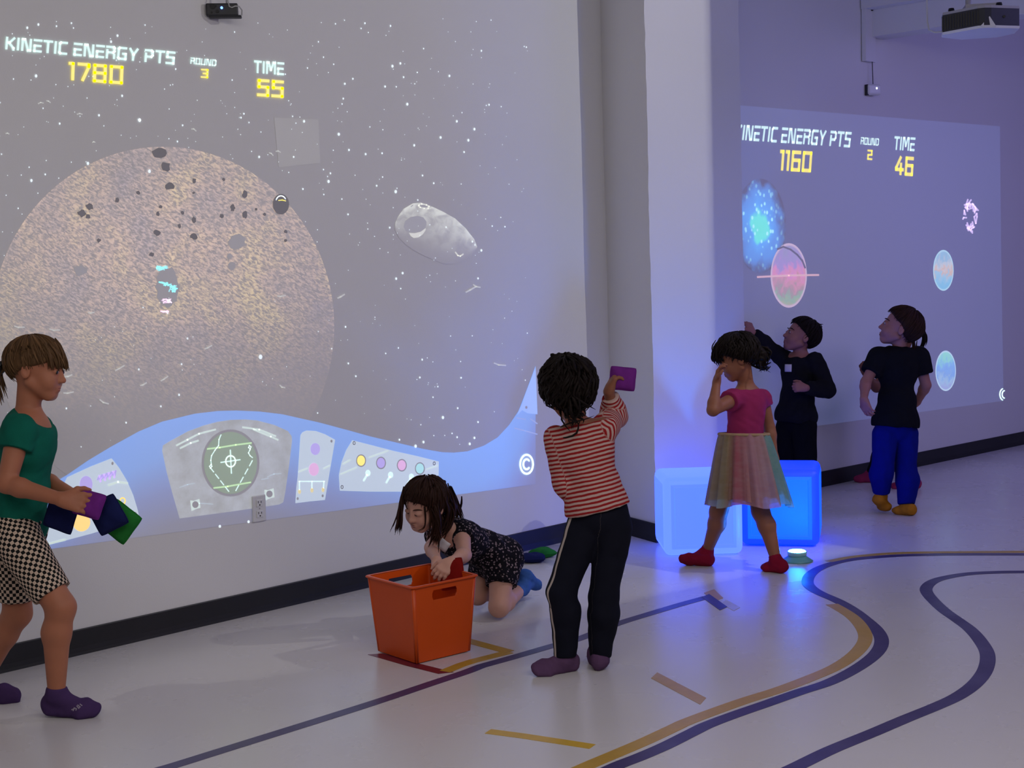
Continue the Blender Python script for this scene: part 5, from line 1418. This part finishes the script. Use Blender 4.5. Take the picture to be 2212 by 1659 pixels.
b3.hair(H_DARK, [(-180,144),(-120,138),(-90,122),(-60,90),(-30,76),(0,74),(30,76),(60,90),(90,122),(120,138),(180,144)], .017, 420, .0058, 1.0, .016,
 extra=[([(-.01,-.01,.105),(-.025,-.015,.125),(-.045,-.01,.122),(-.052,-.02,.105)], 16, .008, .008, .0045), ([(-.06,.0,.075),(-.082,-.01,.075),(-.092,-.01,.05)], 12, .010, .008, .004), ([(.06,-.03,.06),(.085,-.02,.05),(.092,-.02,.02)], 10, .012, .008, .004),
        ([(0,-.07,-.04),(0,-.08,-.075),(.005,-.068,-.092)], 34, .030, .026, .005)], seed=8, rough=.006)

# --- 4: girl in the tulle skirt, hand at her face
j = dict(head=A_(1590,774,6.83), face=D_(-.93,-.34,-.08), crown=D_(-.22,1,.06), neck=A_(1614,838,6.86), chest=A_(1612,884,6.87), pelvis=A_(1607,970,6.87),
 shL=A_(1585,862,6.78), shR=A_(1646,862,6.95), elL=A_(1540,886,6.64), wrL=A_(1548,826,6.71), elR=A_(1662,925,6.97), wrR=A_(1672,985,6.95),
 hipL=A_(1593,988,6.825), hipR=A_(1622,988,6.92), kneeL=A_(1552,1105,6.88), ankleL=A_(1527,1192,6.99), heelL=G_(1531,1223,.024), toeL=G_(1468,1222,.036),
 kneeR=A_(1643,1105,6.84), ankleR=A_(1677,1212,6.77), heelR=G_(1690,1238,.024), toeR=G_(1648,1231,.016),
 hdL=D_(.15,1,.15), plL=D_(.75,-.1,.25), hdR=D_(.1,-1,0), plR=D_(-.6,0,.6))
g4 = Child('child in pink tee and rainbow tulle skirt walking left, hand at face', j, 1.0, SK_C, on_floor(1600, 1228), .0038, 4, 1.0)
g4.body((.4,.6,.4), (.3,.4,.3))
g4.face(LIPS2, brow=H_DARK)
g4.shirt('tee', fabric('pink_jersey', (0.27, 0.022, 0.095), 0.15), .24, .011, -.04, .005, .003)
M_CSOCK = fabric('crimson_sock', (0.24, 0.008, 0.03), 0.15, 600)
g4.sock('L', M_CSOCK, .03); g4.sock('R', M_CSOCK, .03)
g4.hair(H_DARK, [(-180,126),(-120,124),(-95,114),(-70,100),(-45,92),(-20,84),(0,82),(20,84),(45,92),(70,102),(95,114),(120,124),(180,130)], .020, 380, .0055, .6, .006,
 extra=[([(0,-.10,.0),(.01,-.125,-.01),(.0,-.14,-.03),(0,-.115,-.055)], 60, .016, .014, .0055), ([(0,-.09,-.05),(0,-.10,-.075),(0,-.11,-.09)], 30, .024, .018, .004), ([(-.03,.035,.092),(-.035,.070,.072),(-.034,.084,.04),(-.036,.078,.01)], 30, .010, .010, .0045), ([(.02,.04,.094),(.02,.076,.072),(.018,.092,.036),(.02,.090,.012)], 26, .010, .010, .0045)], seed=12, rough=.005)
bun = Field(); bun.add(Ball(g4.H(.0,-.118,-.018), np.array([.034,.030,.036])), .01); bun.add(Ball(g4.H(.0,-.10,-.055), np.array([.03,.026,.03])), .02)
g4.shell('hair_bun', bun, H_DARK, .004, .006, 60)
MB().tube([g4.H(.030*math.cos(q), -.098, .004+.026*math.sin(q)) for q in np.linspace(0, 2*PI, 15)], .004, 6, False).build('hair_tie', simple('pale_elastic', (0.35, 0.30, 0.22), 0.8), g4.root, True)
# tulle skirt: two pleated layers hanging from a gathered waistband
mt, nt, b = new_mat('rainbow_tulle')
pv_ = attr_node(nt, 'pv')
c = ramp(nt, pv_, [(0.0, (0.34,0.24,0.20)), (0.2, (0.42,0.20,0.22)), (0.4, (0.12,0.34,0.30)), (0.52, (0.10,0.33,0.30)), (0.62, (0.13,0.30,0.27)), (0.66, (0.42,0.20,0.18)), (0.76, (0.44,0.16,0.16)), (0.82, (0.38,0.045,0.09)), (0.88, (0.34,0.24,0.08)), (1.0, (0.34,0.24,0.20))])
nt.links.new(mix_col(nt, noise(nt, attr_vec(nt), 14, 3), c, mix_col(nt, 0.35, c, (0.7, 0.66, 0.66))), b.inputs['Base Color'])
b.inputs['Roughness'].default_value = 0.9; b.inputs['Specular IOR Level'].default_value = 0.1
tr_ = nt.nodes.new('ShaderNodeBsdfTranslucent'); nt.links.new(c, tr_.inputs['Color'])
tp = nt.nodes.new('ShaderNodeBsdfTransparent')
mx = nt.nodes.new('ShaderNodeMixShader'); mx.inputs[0].default_value = 0.35; nt.links.new(b.outputs[0], mx.inputs[1]); nt.links.new(tr_.outputs[0], mx.inputs[2])
mx2 = nt.nodes.new('ShaderNodeMixShader'); mx2.inputs[0].default_value = 0.10; nt.links.new(mx.outputs[0], mx2.inputs[1]); nt.links.new(tp.outputs[0], mx2.inputs[2])
nt.links.new(mx2.outputs[0], nt.nodes['Material Output'].inputs['Surface'])
M_TULLE = mt
W0 = A_(1607, 938, 6.855); W1 = A_(1613, 1092, 6.838)
def skirt(name, r0, r1, drop, pl, seed, mat):
    rnd = random.Random(seed); N, K = 168, 16; v, f, pu, pv = [], [], [], []
    ph = [rnd.uniform(0, 6) for _ in range(6)]
    dn = unit(W1-W0); L = np.linalg.norm(W1-W0)*drop
    for k in range(K+1):
        t = k/K
        for i in range(N):
            q = 2*PI*i/N; pleat = math.sin(pl*q+ph[0]+.5*math.sin(3*q+ph[1]))*.6+.4*math.sin((pl*2-3)*q+ph[2])
            r_ = r0+(r1-r0)*(t**.8)+pleat*(.004+.016*t)
            lo = 1+.03*math.sin(5*q+ph[3])*t
            px_ = (math.cos(q)*CR*(1.0+.10*t)+math.sin(q)*(-CF-dn*((-CF)@dn))*1.0)
            v.append(W0+dn*L*t*lo+px_*r_+CR*.012*t); pu.append(t); pv.append((q/(2*PI)) % 1.0)
    for k in range(K):
        for i in range(N):
            i2 = (i+1) % N; f.append((k*N+i, (k+1)*N+i, (k+1)*N+i2, k*N+i2))
    o = mesh(name, v, f, mat, g4.root); 
    attr(o, 'pu', pu); attr(o, 'pv', [(.5-x*2/2) % 1.0 if False else (x+.5) % 1.0 for x in pv]); return o
skirt('tulle_skirt', .119, .178, 1.0, 13, 1, M_TULLE)
skirt('skirt_lining', .112, .158, .93, 9, 2, M_TULLE)
MB().tube([W0+(math.cos(q)*CR+math.sin(q)*(-CF))*(.116+.003*math.sin(16*q)) for q in np.linspace(0, 2*PI, 65)], .008, 8, False).build('waistband', fabric('gold_elastic', (0.36,0.24,0.14)), g4.root, True)

# --- 5: boy in the black sweatshirt reaching for the wall
j = dict(head=A_(1729,726,8.68), face=D_(-.91,.34,.12), crown=D_(.36,.93,0), neck=A_(1731,766,8.69), chest=A_(1724,802,8.70), pelvis=A_(1719,905,8.70),
 shL=A_(1760,780,8.62), shR=A_(1696,777,8.76), elR=A_(1657,750,8.70), wrR=A_(1625,718,8.65), elL=A_(1788,842,8.60), wrL=A_(1740,838,8.48),
 hipL=A_(1737,922,8.65), hipR=A_(1704,922,8.75), kneeL=A_(1740,1005,8.64), kneeR=A_(1700,1005,8.74), ankleL=A_(1742,1082,8.66), ankleR=A_(1700,1080,8.74),
 heelL=G_(1748,1090,.034), toeL=G_(1706,1096,.022), heelR=G_(1706,1084,.034), toeR=G_(1664,1089,.022),
 hdR=D_(-.45,1,-.05), plR=D_(-.6,-.1,-.7), hdL=D_(-1,.1,.1), plL=D_(-.1,-.3,-1))
b5 = Child('child in black sweatshirt and shorts reaching to the right wall beside column', j, .98, SK_E, on_floor(1722, 1088), .0045, 5, 1.08)
b5.body((.9,1.1,.8), (.8,1.0,.7))
b5.face(LIPS2, brow=H_DARK)
b5.shirt('sweatshirt', fabric('black_fleece', (0.010,0.010,0.014), 0.25), 1.90, .018, .02, .008, .005, flare=.014)
b5.trousers('shorts', fabric('black_cotton', (0.006,0.006,0.008), 0.25), .98, .018, .016, .02, .003)
sticker('name_sticker', A_(1702,795,8.555), D_(1,-.03,.75), D_(0,1,.03), .045, .045, M_STICKER, b5.root)
b5.hair(H_DARK, [(-180,136),(-120,128),(-96,112),(-84,98),(-66,92),(-50,86),(-30,80),(0,78),(30,80),(50,86),(66,92),(84,98),(96,112),(120,128),(180,136)], .013, 240, .0042, .1, .005, extra=[([(0,-.06,.09),(.0,-.085,.092),(0,-.098,.092)], 14, .010, .010, .003)], seed=21)

# --- 7: child mostly hidden behind the boy in blue trousers (built before him: stands at the wall)
j = dict(head=A_(1956,706,9.13), face=D_(-.90,-.02,-.30), crown=D_(0,1,0), neck=A_(1950,754,9.15), chest=A_(1936,795,9.15), pelvis=A_(1932,905,9.17),
 shL=A_(1926,776,9.06), shR=A_(1940,776,9.27), elL=A_(1893,838,9.02), wrL=A_(1869,806,8.99), elR=A_(1932,850,9.30), wrR=A_(1925,900,9.26),
 hipL=A_(1935,918,9.11), hipR=A_(1930,918,9.24), kneeL=A_(1953,985,9.10), kneeR=A_(1902,978,9.36), ankleL=A_(1972,1043,9.16), ankleR=A_(1880,1024,9.46),
 heelL=G_(1981,1055,.024), toeL=G_(1926,1055,.015), heelR=G_(1888,1042,.024), toeR=G_(1845,1041,.022),
 hdL=D_(-.4,1,.1), plL=D_(.6,.2,.7), hdR=D_(0,-1,0), plR=D_(-.8,0,.3))
c7 = Child('child with pink socks mostly hidden behind the child in blue trousers', j, 1.02, SK_D, on_floor(1955, 1055), .005, 7, 1.0)
c7.body((1.0,1.2,.8), (.4,.5,.3))
c7.face(LIPS2)
c7.shirt('shirt', fabric('dark_shirt', (0.012,0.011,0.016), 0.2), .55, .010, .04, .004, .003)
c7.trousers('leggings', fabric('dark_leggings', (0.010,0.009,0.014), 0.2), 1.9, .006, .002, .05, .002)
M_KSOCK = fabric('pink_sock', (0.36, 0.035, 0.105), 0.15, 600)
c7.sock('L', M_KSOCK, .03); c7.sock('R', M_KSOCK, .03)
c7.hair(H_DARK, [(-180,124),(-120,116),(-90,98),(-60,80),(-30,70),(0,66),(30,70),(60,80),(90,98),(120,116),(180,124)], .009, 110, .0045, .2, .005, extra=[([(0,-.09,-.02),(0,-.112,-.05),(0,-.112,-.10),(0,-.10,-.135)], 24, .008, .008, .005)], seed=31)

# --- 6: boy in black tee and blue trousers, back to us
j = dict(head=A_(1943,708,8.25), face=D_(-.90,.36,-.22), crown=D_(.38,.9,.12), neck=A_(1944,757,8.27), chest=A_(1940,802,8.27), pelvis=A_(1934,922,8.27),
 shL=A_(1898,772,8.24), shR=A_(1984,770,8.30), elL=A_(1870,826,8.20), wrL=A_(1866,862,8.10), elR=A_(2000,832,8.31), wrR=A_(1982,868,8.41),
 hipL=A_(1913,938,8.25), hipR=A_(1957,938,8.28), kneeL=A_(1906,1010,8.22), kneeR=A_(1957,1012,8.26), ankleL=A_(1904,1070,8.28), ankleR=A_(1958,1098,8.21),
 heelL=A_(1897,1080,8.25), toeL=G_(1917,1107,.017), heelR=G_(1968,1114,.026), toeR=G_(1931,1109,.016),
 hdL=D_(.30,-1,.1), plL=D_(.7,.2,-.5), hdR=D_(-.5,-.5,-.7), plR=D_(-.8,0,-.2))
b6 = Child('child in black tee, blue trousers and orange socks standing back to us', j, 1.08, SK_E, on_floor(1940, 1113), .0045, 6, 1.17)
b6.body((.35,.5,.4), (.4,.5,.3))
b6.face(LIPS2, brow=H_BROWN)
b6.shirt('tee', fabric('black_jersey', (0.006,0.006,0.009), 0.2), .62, .016, .0, .010, .004, flare=.014, neck_drop=-.02, scoop=.0)
b6.trousers('joggers', fabric('royal_blue_jersey', (0.003, 0.007, 0.17), 0.2), 1.90, .010, .010, .03, .004, None, 16)
M_OSOCK = fabric('orange_sock', (0.44, 0.17, 0.012), 0.15, 600)
b6.sock('L', M_OSOCK, .02); b6.sock('R', M_OSOCK, .02)
b6.hair(H_BROWN, [(-180,138),(-120,130),(-98,112),(-84,96),(-66,92),(-50,87),(-30,81),(0,79),(30,81),(50,87),(66,92),(84,96),(98,112),(120,130),(180,138)], .013, 260, .0042, .1, .004, extra=[([(.02,-.085,-.04),(.022,-.10,-.07),(.02,-.10,-.10)], 10, .006, .005, .003)], seed=25)
